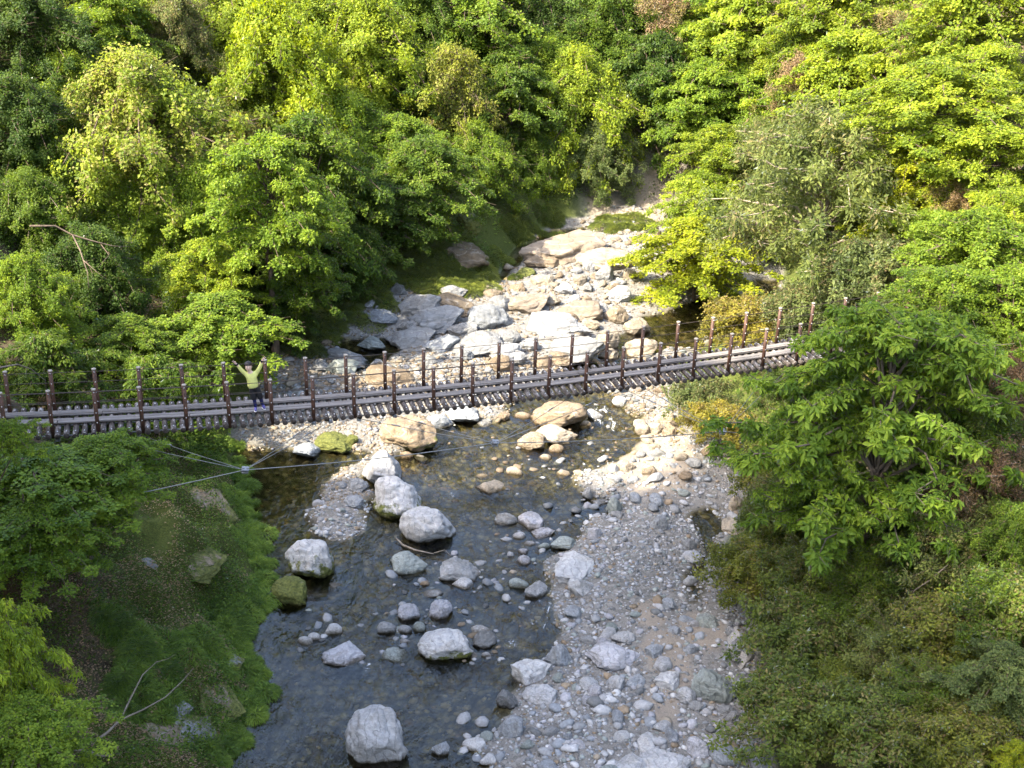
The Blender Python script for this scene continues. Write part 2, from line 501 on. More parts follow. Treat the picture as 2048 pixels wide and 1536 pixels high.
def prof(d, a, b, c, d1, d2):
    return a * np.minimum(d, d1) + b * np.clip(d - d1, 0, d2) + c * np.clip(d - d1 - d2, 0, 1e9)
hl = prof(dO, 0.75, 0.62, 0.80, 1.2, 6.0)
hl = hl - 0.5 * np.clip(dO - 20, 0, 1e9)
hl = hl + (26 * sstep(-12, -22, x) * sstep(28, 10, y) + 10 * sstep(-18, -30, x) * sstep(20, 4, y)) * sstep(-58, -38, x)      # spur raised out of view to shade the near gorge
hr = prof(dO, 0.55, 0.95, 0.75, 1.0, 7.0)
rough = 1.0 * fbm(x, y, 21, 9.0) * sstep(1.5, 8, dO) + 0.34 * fbm(x, y, 31, 2.6) * sstep(0.2, 2.0, dO) + 0.16 * fbm(x, y, 35, 0.9, 2) * sstep(0.2, 1.2, dO)
lb_ = sstep(0.3, 1.4, dO) * sstep(11, 7, dO) * (1 - wR) * sstep(40, 34, y)
rough = rough + lb_ * (0.55 * (1 - 2 * np.abs(fbm(x, y, 51, 2.4, 3))) + 0.25 * fbm(x, y, 55, 1.1, 3))
HB = np.where(ins, bed, W0 + 0.06 + (hl * (1 - wR) + hr * wR) + rough)
HB = np.where((~ins) & (dO < 0.8), bed.clip(W0 - 0.3) * (1 - dO / 0.8) + HB * dO / 0.8, HB)
HB = np.minimum(HB, 75 + 0.0 * HB)
HH = HB.reshape(XX.shape)

def ground(px, py):
    px, py = np.asarray(px, float), np.asarray(py, float)
    i = np.clip(np.searchsorted(GX, px) - 1, 0, len(GX) - 2); j = np.clip(np.searchsorted(GY, py) - 1, 0, len(GY) - 2)
    a = np.clip((px - GX[i]) / (GX[i + 1] - GX[i]), 0, 1); b = np.clip((py - GY[j]) / (GY[j + 1] - GY[j]), 0, 1)
    return HH[j, i] * (1 - a) * (1 - b) + HH[j, i + 1] * a * (1 - b) + HH[j + 1, i] * (1 - a) * b + HH[j + 1, i + 1] * a * b

def at(px, py, clear=0.0):
    """first point of the sight line that is 'clear' metres or less above the ground"""
    d = ray(px, py)
    t = np.arange(18.0, 190.0, 0.1)
    P = CAM + t[:, None] * d
    gap = P[:, 2] - np.maximum(ground(P[:, 0], P[:, 1]), wl(P[:, 1]) * (np.abs(P[:, 0]) < 12) - 1e3 * (np.abs(P[:, 0]) >= 12)) - clear
    k = int(np.argmax(gap <= 0)) if (gap <= 0).any() else len(t) - 1
    return P[k], t[k]

sandm = np.zeros(len(P2))
for sx, sy, sr in SAND_PX:
    c = on_water(sx, sy); rr = sr * np.linalg.norm(c - CAM) / F_PX
    sandm = np.maximum(sandm, np.exp(-((x - c[0]) ** 2 + 0.35 * (y - c[1]) ** 2) / rr ** 2))
mossm = np.clip(sstep(9, 0, dO) * 0.62 + 0.22 * fbm(x, y, 41, 2.2) * (1 - ins), 0, 1)
mask = np.stack([np.where(ins, 1.0, sstep(0.3, 0.0, dO)), mossm * (~ins), sandm, np.where(insW, 1.0, sstep(0.25, 0.0, dW)) * ins], 1)
for cx_, cy_, cr_ in ((1310, 400, 45), (1290, 430, 50), (1330, 375, 40), (1210, 415, 40)):
    c = at(cx_, cy_)[0]; rr = cr_ * np.linalg.norm(c - CAM) / F_PX
    e_ = np.exp(-((x - c[0]) ** 2 + 0.4 * (y - c[1]) ** 2) / rr ** 2)
    mask[:, 0] = np.maximum(mask[:, 0], np.minimum(1, 1.5 * e_)); mask[:, 2] = np.maximum(mask[:, 2], 1.2 * e_)
nx, ny = len(GX), len(GY)
idx = np.arange(nx * ny).reshape(ny, nx)
quads = np.stack([idx[:-1, :-1], idx[:-1, 1:], idx[1:, 1:], idx[1:, :-1]], -1).reshape(-1, 4)
g = link('ground', mesh_np('ground', np.stack([x, y, HB], 1), quads, True, {'mask': mask}), None, M_GROUND)
tag(g, kind='structure')

wx, wy = np.arange(-13, 16.01, 0.25), np.concatenate([np.arange(-60, 20, 2.0), np.arange(20, 66.01, 0.25)])
wX, wY = np.meshgrid(wx, wy)
foam = np.zeros(wX.size)
for fx, fy, fr in [(1100, 1210, 45), (1080, 1240, 40), (1020, 1290, 35), (1200, 830, 50), (1230, 850, 40),
                   (1470, 590, 60), (1330, 610, 40), (900, 990, 25), (740, 1330, 30), (1200, 1100, 20)]:
    c = on_water(fx, fy); rr = fr * np.linalg.norm(c - CAM) / F_PX
    foam = np.maximum(foam, np.exp(-((wX.ravel() - c[0]) ** 2 + 0.5 * (wY.ravel() - c[1]) ** 2) / rr ** 2))
wi = np.arange(wX.size).reshape(wX.shape)
wq = np.stack([wi[:-1, :-1], wi[:-1, 1:], wi[1:, 1:], wi[1:, :-1]], -1).reshape(-1, 4)
wa = np.zeros((wX.size, 4)); wa[:, 0] = foam
wtr = link('creek_water', mesh_np('creek_water', np.stack([wX.ravel(), wY.ravel(), wl(wY.ravel())], 1), wq, True, {'mask': wa}), None, M_WATER)
tag(wtr, kind='structure')

# ---------------------------------------------------------------- stones
def rock_mesh(name, seed, sub, cuts, amp, flat=1.0):
    rg = random.Random(seed)
    bm = bmesh.new()
    bmesh.ops.create_icosphere(bm, subdivisions=sub, radius=1.0)
    planes = []
    for _ in range(cuts):
        n = Vector((rg.gauss(0, 1), rg.gauss(0, 1), rg.gauss(0, 0.8))).normalized()
        planes.append((n, rg.uniform(0.55, 0.86)))
    off = Vector((rg.uniform(-50, 50), rg.uniform(-50, 50), rg.uniform(-50, 50)))
    for v in bm.verts:
        p = v.co.copy()
        for n, d in planes:
            e = p.dot(n) - d
            if e > 0: p -= n * e * 0.93
        d = p.normalized()
        k = amp * noise.fractal(p * 1.1 + off, 0.9, 2.1, 3) + 0.30 * amp * noise.fractal(p * 4.5 + off, 0.8, 2.0, 3) - 0.55 * amp * max(0.0, 0.22 - abs(noise.noise(p * 1.9 + off * 1.7))) / 0.22
        p += d * k
        p.z *= flat
        v.co = p
    mx = max(max(abs(v.co.x), abs(v.co.y)) for v in bm.verts)
    for v in bm.verts: v.co /= mx
    me = bm_mesh(name, bm, True)
    me.materials.append(M_ROCK)
    return me

ROCK_ANG = [rock_mesh('boulder_angular', 100 + k, 5, 13, 0.10) for k in range(7)]
ROCK_RND = [rock_mesh('boulder_round', 200 + k, 5, 7, 0.13) for k in range(6)]
ROCK_SML = [rock_mesh('stone', 300 + k, 3, 7, 0.09) for k in range(8)]
TONE = {'white': (0.42, 0.42, 0.415), 'pale': (0.36, 0.365, 0.368), 'blue': (0.24, 0.258, 0.275), 'lav': (0.33, 0.332, 0.352),
        'green': (0.235, 0.262, 0.245), 'dark': (0.135, 0.14, 0.14), 'grey': (0.235, 0.24, 0.24), 'tan': (0.225, 0.175, 0.12),
        'cream': (0.32, 0.275, 0.21), 'brown': (0.23, 0.185, 0.13), 'moss': (0.16, 0.16, 0.10), 'slabtan': (0.26, 0.215, 0.165)}
WORD = {'white': 'whitish', 'pale': 'pale grey', 'blue': 'blue-grey', 'lav': 'lavender-grey', 'green': 'greenish grey', 'dark': 'dark grey',
        'grey': 'mid-grey', 'tan': 'tan', 'cream': 'cream', 'brown': 'brown', 'slabtan': 'warm pale', 'moss': 'moss-covered'}
# centre x, centre y, width, height as seen, tone, moss 0..1, shape (a angular, r round, s small), label
STONES = [
 (767, 944, 92, 84, 'pale', .0, 'a', 'large square-topped pale boulder beside the gravel spit'),
 (790, 1000, 112, 88, 'white', .55, 'a', 'pale boulder with a thick moss skirt leaning on the square-topped boulder'),
 (714, 974, 50, 36, 'grey', 0, 'r', 'small grey stone wedged against the left of the square-topped boulder'),
 (710, 1003, 46, 27, 'blue', 0, 'a', 'flat blue-grey slab at the foot of the square-topped boulder'),
 (858, 1053, 110, 86, 'pale', .0, 'r', 'big smooth pale boulder with driftwood at its foot'),
 (622, 1127, 112, 94, 'white', .62, 'r', 'rounded white boulder speckled with dark moss near left bank'),
 (585, 1186, 78, 64, 'moss', .95, 'r', 'boulder wholly covered in olive moss against the grassy bank'),
 (815, 1129, 82, 52, 'green', .12, 'a', 'pointed greenish grey boulder standing alone in midstream'),
 (917, 1147, 86, 52, 'grey', 0, 'r', 'long mid-grey boulder with a white stone on its lower end'),
 (927, 1170, 45, 31, 'white', 0, 'a', 'white angular stone lodged against the long grey boulder'),
 (818, 1228, 46, 40, 'lav', 0, 'r', 'lavender flat-topped stone in the midstream cluster'),
 (880, 1223, 48, 48, 'lav', 0, 'r', 'largest lavender-blue stone of the midstream cluster'),
 (866, 1190, 42, 21, 'pale', 0, 's', None), (674, 1173, 42, 21, 'grey', 0, 'a', None), (642, 1196, 26, 15, 'moss', .8, 's', None),
 (820, 868, 112, 84, 'tan', .5, 'r', 'sunlit tan boulder with moss tufts just below the bridge'),
 (812, 913, 27, 21, 'tan', 0, 'r', None), (668, 888, 84, 42, 'moss', .97, 'r', 'low mossy green boulder below the bridge by the dark pool'),
 (703, 880, 26, 22, 'moss', .95, 'r', None), (612, 900, 70, 24, 'blue', 0, 'a', 'thin blue-grey slab beside the low mossy boulder'),
 (843, 917, 27, 10, 'white', 0, 's', None), (981, 977, 58, 32, 'cream', 0, 'a', 'sunlit cream stone standing alone in the shallow riffle'),
 (964, 954, 25, 15, 'cream', 0, 's', None), (1029, 946, 33, 25, 'cream', 0, 's', None), (1126, 950, 27, 19, 'cream', 0, 's', None),
 (1065, 967, 23, 13, 'cream', 0, 's', None), (1051, 979, 27, 14, 'cream', 0, 's', None), (935, 915, 17, 11, 'tan', 0, 's', None),
 (1113, 830, 118, 64, 'tan', 0, 'r', 'broad tan boulder below the middle of the bridge'),
 (1110, 871, 88, 46, 'cream', 0, 'a', 'bright cream slab tilted against a brown rock in the shallows'),
 (1065, 886, 58, 44, 'brown', .0, 'a', 'brown rock under the tilted cream slab'),
 (1113, 901, 29, 24, 'tan', 0, 's', None), (1089, 917, 29, 19, 'cream', 0, 's', None), (1007, 834, 34, 27, 'tan', 0, 'a', None),
 (1046, 834, 32, 20, 'tan', 0, 's', None), (1188, 833, 38, 30, 'pale', 0, 'a', None), (1240, 806, 32, 26, 'pale', 0, 's', None),
 (967, 849, 40, 17, 'grey', 0, 'a', None), (880, 846, 66, 40, 'blue', 0, 'a', None), (925, 828, 92, 28, 'blue', 0, 'a', None),
 (764, 634, 60, 32, 'blue', 0, 'r', 'rounded blue-grey boulder at the grassy edge beyond the bridge'),
 (839, 618, 100, 56, 'grey', 0, 'a', 'large grey boulder in the shade beyond the bridge'),
 (908, 612, 92, 48, 'brown', .35, 'a', 'brownish boulder with moss, beside the large grey one beyond the bridge'),
 (978, 640, 86, 56, 'blue', 0, 'r', 'humped blue-grey rock at the shadow edge beyond the bridge'),
 (930, 660, 70, 40, 'grey', 0, 'a', None),
 (887, 690, 80, 46, 'blue', 0, 'a', None), (796, 583, 42, 36, 'dark', .0, 'a', 'dark craggy rock against the left bank grass beyond the bridge'),
 (1013, 678, 54, 38, 'grey', 0, 'r', None), (887, 645, 25, 22, 'white', 0, 's', None),
 (1273, 657, 52, 38, 'cream', 0, 'r', 'bright white round boulder behind the far handrail'),
 (1282, 700, 78, 46, 'cream', 0, 'r', None), (1218, 712, 46, 30, 'cream', 0, 'a', None), (1213, 684, 62, 50, 'cream', 0, 'a', None),
 (1000, 728, 48, 36, 'tan', 0, 'a', None), (1034, 717, 42, 30, 'pale', 0, 'a', None), (1089, 728, 52, 30, 'tan', 0, 'a', None),
 (726, 725, 23, 14, 'pale', 0, 's', None), (754, 727, 27, 18, 'pale', 0, 's', None), (684, 740, 74, 48, 'green', .1, 'a', None),
 (1232, 636, 56, 46, 'brown', .2, 'a', 'rust brown rock next to the white round boulder upstream'), (640, 735, 50, 36, 'grey', 0, 'a', None),
 (1209, 553, 40, 42, 'grey', 0, 'a', 'tall grey block standing in the sunny boulder field'), (1175, 577, 30, 23, 'grey', 0, 'a', None),
 (1178, 533, 34, 29, 'pale', 0, 'a', None), (1260, 548, 38, 27, 'cream', 0, 'a', None), (1103, 604, 42, 24, 'cream', 0, 'r', None),
 (984, 588, 44, 20, 'brown', 0, 'a', None), (966, 578, 34, 22, 'cream', 0, 'a', None), (1035, 580, 42, 25, 'tan', 0, 'r', None),
 (1086, 563, 52, 25, 'cream', 0, 'a', None), (1124, 537, 20, 14, 'cream', 0, 's', None), (1202, 617, 32, 22, 'pale', 0, 'a', None),
 (936, 514, 98, 60, 'tan', .55, 'r', 'large mossy rust-coloured hump on the left bank upstream'),
 (936, 450, 58, 52, 'moss', .8, 'a', 'mossy block half in shade under the left bank trees'),
 (1052, 548, 38, 25, 'moss', .85, 'r', None), (1018, 536, 26, 17, 'cream', 0, 's', None), (1342, 602, 38, 28, 'white', 0, 'a', None),
 (1480, 585, 80, 34, 'white', 0, 'a', 'white ledge beside the little cascade behind the leaning maple'),
 (1064, 1044, 60, 40, 'lav', 0, 'a', 'broad lavender block at the edge of the calm backwater'), (1083, 1069, 54, 32, 'lav', 0, 'a', None),
 (1128, 1090, 58, 38, 'green', 0, 'a', 'jade green angular stone at the edge of the calm backwater'), (1089, 1097, 27, 21, 'green', 0, 's', None),
 (1061, 1091, 27, 19, 'pale', 0, 's', None), (1038, 1075, 27, 21, 'pale', 0, 's', None), (1046, 1123, 34, 27, 'lav', 0, 's', None),
 (1049, 1106, 29, 20, 'lav', 0, 's', None),
 (1149, 1136, 112, 58, 'white', 0, 'a', 'long whitish boulder at the water edge of the gravel bar'),
 (1159, 1178, 66, 48, 'white', 0, 'a', 'white block in front of the long whitish boulder'),
 (1073, 1182, 56, 44, 'grey', 0, 'a', 'grey wedge of rock dipping into the rapids'), (1038, 1171, 40, 31, 'green', 0, 's', None),
 (1190, 1071, 32, 32, 'lav', 0, 's', None), (1011, 1042, 44, 34, 'grey', .1, 'r', None), (1199, 1005, 48, 26, 'grey', 0, 'a', None),
 (1228, 1019, 36, 42, 'green', 0, 'a', None), (1175, 989, 22, 27, 'grey', 0, 's', None), (1339, 1210, 34, 29, 'blue', 0, 'r', None),
 (1419, 1247, 52, 37, 'green', 0, 'r', 'smooth greenish boulder by the shrubs with a small white stone beside it'),
 (1373, 1244, 38, 26, 'blue', 0, 'a', None), (1389, 1252, 19, 23, 'white', 0, 's', None), (1348, 1263, 30, 23, 'blue', 0, 'a', None),
 (1383, 1301, 38, 27, 'blue', 0, 'a', None), (1307, 1303, 46, 40, 'blue', 0, 'a', 'square blue-grey block at the edge of the sand patch'),
 (1225, 1314, 116, 46, 'lav', 0, 'a', 'wide half-buried lavender slab across the gravel bar'),
 (1117, 1320, 54, 56, 'blue', 0, 'a', None), (1058, 1345, 98, 74, 'white', 0, 'a', 'big cracked white boulder on the bank of the still pool'),
 (1085, 1392, 80, 46, 'pale', 0, 'a', 'pale block splitting off below the big cracked white boulder'),
 (1334, 1362, 70, 46, 'white', 0, 'a', 'white veined boulder below the sand patch'),
 (1425, 1381, 90, 76, 'green', 0, 'r', 'largest dark green-grey smooth boulder at the foot of the shrubs'),
 (1372, 1394, 46, 40, 'pale', 0, 'a', None), (1231, 1371, 42, 40, 'pale', 0, 'a', None), (1272, 1366, 46, 38, 'blue', 0, 'a', None),
 (1190, 1388, 36, 34, 'lav', 0, 'a', None), (968, 1284, 50, 42, 'dark', 0, 'r', 'dark wet boulder among white stones in the rapids'),
 (962, 1264, 42, 22, 'white', 0, 's', None), (951, 1314, 28, 19, 'white', 0, 's', None), (972, 1314, 20, 19, 'white', 0, 's', None),
 (1386, 1114, 50, 26, 'pale', 0, 'a', None), (1378, 1091, 34, 27, 'grey', 0, 's', None), (1319, 1051, 36, 42, 'blue', 0, 'a', None),
 (1468, 1057, 62, 34, 'cream', 0, 'a', None), (1471, 1009, 42, 38, 'cream', 0, 'a', None), (1380, 1165, 30, 24, 'pale', 0, 's', None),
 (755, 1478, 120, 128, 'pale', .28, 'r', 'tallest rounded boulder with a mossy right flank in the still pool'),
 (883, 1501, 42, 42, 'blue', .1, 'a', None), (949, 1489, 46, 27, 'white', 0, 's', None), (973, 1475, 26, 25, 'green', 0, 's', None),
 (1025, 1460, 54, 54, 'blue', 0, 'a', None), (1013, 1402, 42, 40, 'dark', 0, 'r', None),
 (892, 1292, 108, 70, 'white', .55, 'r', 'broad low white boulder with olive moss patches in the rapids'),
 (686, 1310, 86, 38, 'lav', 0, 'a', 'flat pale lavender rock alone in the left channel'), (692, 1292, 17, 15, 'pale', 0, 's', None),
 (789, 1316, 58, 32, 'green', 0, 'r', None), (811, 1287, 30, 21, 'pale', 0, 's', None), (774, 1260, 42, 34, 'grey', 0, 'r', None),
 (810, 1263, 29, 25, 'grey', 0, 's', None), (837, 1258, 32, 29, 'green', 0, 's', None), (610, 1286, 30, 25, 'white', .4, 's', None),
 (628, 1278, 28, 25, 'white', 0, 's', None), (665, 1263, 42, 32, 'white', .5, 's', None), (743, 1201, 21, 13, 'grey', 0, 's', None),
 (746, 1220, 21, 9, 'pale', 0, 's', None), (1393, 1500, 54, 48, 'lav', 0, 'a', None), (1448, 1514, 66, 54, 'blue', 0, 'r', None),
 (1495, 1508, 34, 38, 'blue', 0, 's', None), (1330, 1532, 112, 34, 'pale', 0, 'a', None), (1262, 1534, 80, 24, 'pale', 0, 'a', None),
 (1102, 1467, 32, 27, 'grey', 0, 's', None), (1137, 1476, 23, 19, 'blue', 0, 's', None), (1466, 1438, 28, 28, 'grey', 0, 's', None),
 (1451, 1421, 46, 18, 'grey', 0, 'a', None), (1330, 838, 40, 34, 'cream', 0, 'a', None), (1310, 860, 36, 30, 'cream', 0, 'a', None),
 (1285, 862, 30, 28, 'cream', 0, 's', None), (1340, 868, 40, 34, 'tan', 0, 'a', None), (1395, 868, 36, 30, 'cream', 0, 'a', None),
 (1418, 905, 34, 34, 'tan', 0, 'a', None), (1445, 903, 24, 26, 'cream', 0, 's', None), (1310, 895, 22, 16, 'cream', 0, 's', None),
 (1362, 917, 28, 20, 'cream', 0, 's', None), (1250, 935, 40, 30, 'cream', 0, 'a', None), (1228, 940, 26, 24, 'pale', 0, 's', None),
 (1300, 945, 36, 26, 'tan', 0, 'a', None), (1370, 950, 30, 20, 'tan', 0, 's', None), (1170, 850, 26, 18, 'cream', 0, 's', None),
 (1140, 635, 34, 20, 'tan', 0, 'a', None), (1080, 640, 44, 30, 'tan', 0, 'a', None), (1060, 690, 40, 26, 'pale', 0, 'a', None),
 (1150, 670, 36, 24, 'cream', 0, 'a', None), (1110, 570, 24, 14, 'cream', 0, 's', None), (860, 725, 50, 30, 'grey', 0, 'a', None),
 (930, 715, 40, 28, 'blue', 0, 'a', None), (880, 580, 20, 12, 'pale', 0, 's', None), (1150, 600, 28, 20, 'pale', 0, 'a', None),

 (1135, 497, 200, 70, 'slabtan', 0, 'slab', 'broad tongue of warm pale bedrock at the head of the boulder field'),
 (1215, 520, 120, 50, 'cream', 0, 'slab', 'pale bedrock hump beside the warm bedrock tongue'),
 (1110, 650, 150, 60, 'pale', 0, 'slab', 'pale bedrock shelf behind the middle of the handrail'),
 (1050, 610, 110, 46, 'slabtan', 0, 'slab', 'tan slab between the humped rock and the sunny boulders'),
 (1160, 625, 110, 50, 'slabtan', 0, 'slab', 'wide tan rock shelf next to the rust brown rock'),
 (1150, 700, 130, 44, 'grey', 0, 'slab', 'low sunlit slab right behind the far handrail'),
 (960, 690, 130, 56, 'grey', 0, 'slab', 'grey bedrock shelf in the shade behind the far handrail'),
 (820, 680, 110, 50, 'grey', 0, 'slab', 'shaded grey slab beside the small upstream pool'),
 (870, 640, 120, 54, 'blue', 0, 'slab', 'blue-grey slab below the large shaded boulder'),
 (780, 760, 120, 40, 'tan', 0, 'slab', 'pale flat rock glimpsed between the handrails'),
 (690, 720, 100, 60, 'grey', 0, 'slab', 'broken grey rock at the left bank behind the handrail'),
 (1090, 525, 90, 36, 'tan', 0, 'slab', 'tan ledge at the foot of the warm bedrock tongue'),
 (1010, 705, 90, 46, 'pale', 0, 'a', None), (1120, 720, 60, 34, 'tan', 0, 'a', None), (905, 585, 60, 30, 'grey', 0, 'a', None), (1000, 610, 60, 36, 'grey', 0, 'a', None),
 (1180, 650, 40, 28, 'cream', 0, 'a', None), (1130, 580, 44, 30, 'pale', 0, 'a', None), (1240, 590, 50, 36, 'pale', 0, 'a', None), (1160, 560, 34, 26, 'cream', 0, 'a', None),
 (745, 690, 60, 36, 'green', .1, 'a', None), (820, 655, 50, 30, 'grey', 0, 'a', None), (660, 760, 44, 30, 'grey', 0, 'a', None),
]
def stone_zone(px, py, c):
    wet = any(inside(np.array([c[:2]]), q)[0] for q in WPOLY)
    if py < 770: return 'in the boulder field upstream of the bridge'
    if wet: return 'standing in the creek below the bridge'
    if px > 1240 and py < 1000: return 'on the sunlit part of the gravel bar'
    if px < 760: return 'by the gravel spit near the left bank'
    return 'on the shaded gravel bar'

PLACED = []
def put_stone(px, py, w_, h_, tone, moss, shp, label, k):
    c0 = on_water(px, py + 0.2 * h_)
    if not inside(np.array([c0[:2]]), POLY)[0]: c0 = at(px, py + 0.2 * h_)[0]
    gz = max(float(ground(c0[0], c0[1])), float(wl(c0[1])) - 0.12)
    d = ray(px, py)
    dep = np.linalg.norm(c0 - CAM) * 0.995
    w_ = w_ * 1.06
    wm = w_ * (c0 - CAM) @ _fw / F_PX
    sa = abs(d[2]) / np.linalg.norm(d); ca = math.sqrt(1 - sa * sa)
    hm = h_ * (c0 - CAM) @ _fw / F_PX
    dl = wm * random.uniform(0.72, 0.95)
    ht = min(max((hm - 0.55 * dl * sa) / ca, 0.30 * wm), 1.15 * wm)
    if shp == 'slab': dl = wm * 0.75; ht = 0.28 * wm
    zc = gz + (0.30 if gz < float(wl(c0[1])) else 0.10) * ht
    t = (zc - CAM[2]) / d[2]
    c = CAM + d * t
    me = random.choice({'slab': ROCK_ANG, 'a': ROCK_ANG, 'r': ROCK_RND, 's': ROCK_SML}[shp])
    o = link('boulder' if w_ >= 50 else 'stone', me)
    o.location = c
    o.scale = (wm / 2 * 1.04, dl / 2, ht * 0.66)
    o.rotation_euler = (R(random.uniform(-9, 9)), R(random.uniform(-9, 9)), R(random.choice((0, 180)) + random.uniform(-24, 24)))
    b = random.uniform(0.9, 1.1) * (0.74 if py < 770 else 1.0)          # upstream stone tones darkened to offset the strong sun there
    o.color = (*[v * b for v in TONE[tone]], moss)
    if label: tag(o, label, 'boulder' if w_ >= 50 else 'stone')
    else:
        z = stone_zone(px, py, c)
        kind = 'boulder' if w_ >= 50 else 'stone'
        tag(o, '%s%s %s %s' % ('mossy ' if moss >= .3 and tone != 'moss' else '', WORD[tone], kind, z), kind, '%s %ss %s' % (WORD[tone], kind, z))
    PLACED.append((c[0], c[1], wm * 0.5))
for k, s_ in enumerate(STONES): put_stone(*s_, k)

# loose stones: the larger ones are things, the smaller ones lie in the gravel
def gravel_field(n, x0, x1, y0, y1, wet):
    px = RNG.uniform(x0, x1, n); py = RNG.uniform(y0, y1, n)
    P = np.stack([px, py], 1)
    ok = inside(P, POLY)
    iw = ground(px, py) < wl(py) + 0.0
    ok &= iw if wet else ~iw
    return P[ok]

cand = gravel_field(6000, -10, 9, 21, 64, False)
cl = fbm(cand[:, 0], cand[:, 1], 77, 4.0)
cand = cand[cl - 0.25 * (cand[:, 1] > 44) + RNG.uniform(-0.9, 0.9, len(cand)) > 0.25]
n_ind = 0
LOOSE = []
for p in cand:
    far = p[1] > 41
    r = 0.5 * (0.16 * (1 / RNG.uniform(0.12, 1)) ** 0.62) * (1.25 if far else 1.12)
    if any((p[0] - a) ** 2 + (p[1] - b) ** 2 < (0.75 * s + 0.6 * r) ** 2 for a, b, s in PLACED): continue
    LOOSE.append((r, p[0], p[1]))
LOOSE.sort(reverse=True)
for r, px_, py_ in LOOSE[:110]:
    z = float(ground(px_, py_))
    o = link('stone', random.choice(ROCK_SML))
    r = min(r, 0.30)
    o.location = (px_, py_, z + 0.15 * r)
    o.scale = (r * random.uniform(0.9, 1.25), r * random.uniform(0.75, 1.0), r * random.uniform(0.5, 0.75))
    o.rotation_euler = (R(random.uniform(-10, 10)), R(random.uniform(-10, 10)), random.uniform(0, 6.28))
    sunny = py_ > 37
    tone = random.choice(['cream', 'tan', 'pale', 'cream', 'grey'] if sunny else ['pale', 'blue', 'lav', 'grey', 'green', 'white'])  # sunlight warmth and shade coolness put into the cobble tones
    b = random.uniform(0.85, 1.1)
    b *= 0.78 if py_ > 43 else 1.0  # upstream cobbles darkened too, against the sun
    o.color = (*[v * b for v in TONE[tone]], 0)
    zn = 'in the boulder field upstream of the bridge' if py_ > 43 else ('on the sunlit part of the gravel bar' if sunny else 'on the shaded gravel bar')
    tag(o, 'loose %s cobble lying %s' % (WORD[tone], zn), 'stone', 'loose %s cobbles %s' % (WORD[tone], zn))

_bm = bmesh.new(); bmesh.ops.create_icosphere(_bm, subdivisions=1, radius=1.0)
ICO_V = np.array([v.co[:] for v in _bm.verts]); ICO_F = np.array([[v.index for v in f.verts] for f in _bm.faces]); _bm.free()
_bm = bmesh.new(); bmesh.ops.create_icosphere(_bm, subdivisions=2, radius=1.0)
ICO2_V = np.array([v.co[:] for v in _bm.verts]); ICO2_F = np.array([[v.index for v in f.verts] for f in _bm.faces]); _bm.free()

def pebbles(name, P, rad, cols, BV, BF, flat=0.6, sink=0.15):
    n, k = len(P), len(BV)
    ang = RNG.uniform(0, 2 * np.pi, n)
    sc = rad[:, None] * np.stack([RNG.uniform(0.8, 1.35, n), RNG.uniform(0.65, 1.0, n), flat * RNG.uniform(0.6, 1.2, n)], 1)
    V = BV[None] * sc[:, None, :] * (1 + RNG.uniform(-0.22, 0.22, (n, k, 1)))
    tilt = RNG.uniform(-0.35, 0.35, n)
    z2 = V[:, :, 2] + V[:, :, 0] * tilt[:, None]
    ca, sa = np.cos(ang)[:, None], np.sin(ang)[:, None]
    X = V[:, :, 0] * ca - V[:, :, 1] * sa; Y = V[:, :, 0] * sa + V[:, :, 1] * ca
    Z = z2 + (P[:, 2] + sink * rad)[:, None]
    V = np.stack([X + P[:, :1], Y + P[:, 1:2], Z], -1).reshape(-1, 3)
    Fc = (BF[None] + (np.arange(n) * k)[:, None, None]).reshape(-1, 3)
    c4 = np.repeat(np.concatenate([cols, np.ones((n, 1))], 1), k, 0)
    return mesh_np(name, V, Fc, True, {'tint': c4})

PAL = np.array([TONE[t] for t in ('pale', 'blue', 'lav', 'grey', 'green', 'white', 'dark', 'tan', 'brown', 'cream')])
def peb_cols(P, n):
    sun_ = P[:, 1] > 37 + 0.4 * P[:, 0]  # sunlit area, given a warmer pebble mix than the shaded part
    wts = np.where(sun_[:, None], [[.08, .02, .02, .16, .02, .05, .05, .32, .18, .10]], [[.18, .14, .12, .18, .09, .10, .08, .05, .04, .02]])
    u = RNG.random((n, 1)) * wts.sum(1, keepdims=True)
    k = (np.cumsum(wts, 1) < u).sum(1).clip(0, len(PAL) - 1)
    return PAL[k] * RNG.uniform(0.72, 1.12, (n, 1)) * np.where(P[:, 1] > 43, 0.74, np.where(sun_, 0.88, 1.0))[:, None]  # pebble colours darkened where the sun falls, most of all upstream

rest = np.array(LOOSE[110:])
cob = np.stack([rest[:, 1], rest[:, 2], ground(rest[:, 1], rest[:, 2])], 1)
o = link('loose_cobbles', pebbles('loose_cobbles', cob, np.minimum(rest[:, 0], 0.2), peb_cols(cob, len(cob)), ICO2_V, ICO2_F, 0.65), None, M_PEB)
tag(o, 'grey and tan cobbles strewn over the gravel bars', 'cobbles', None, 'stuff')
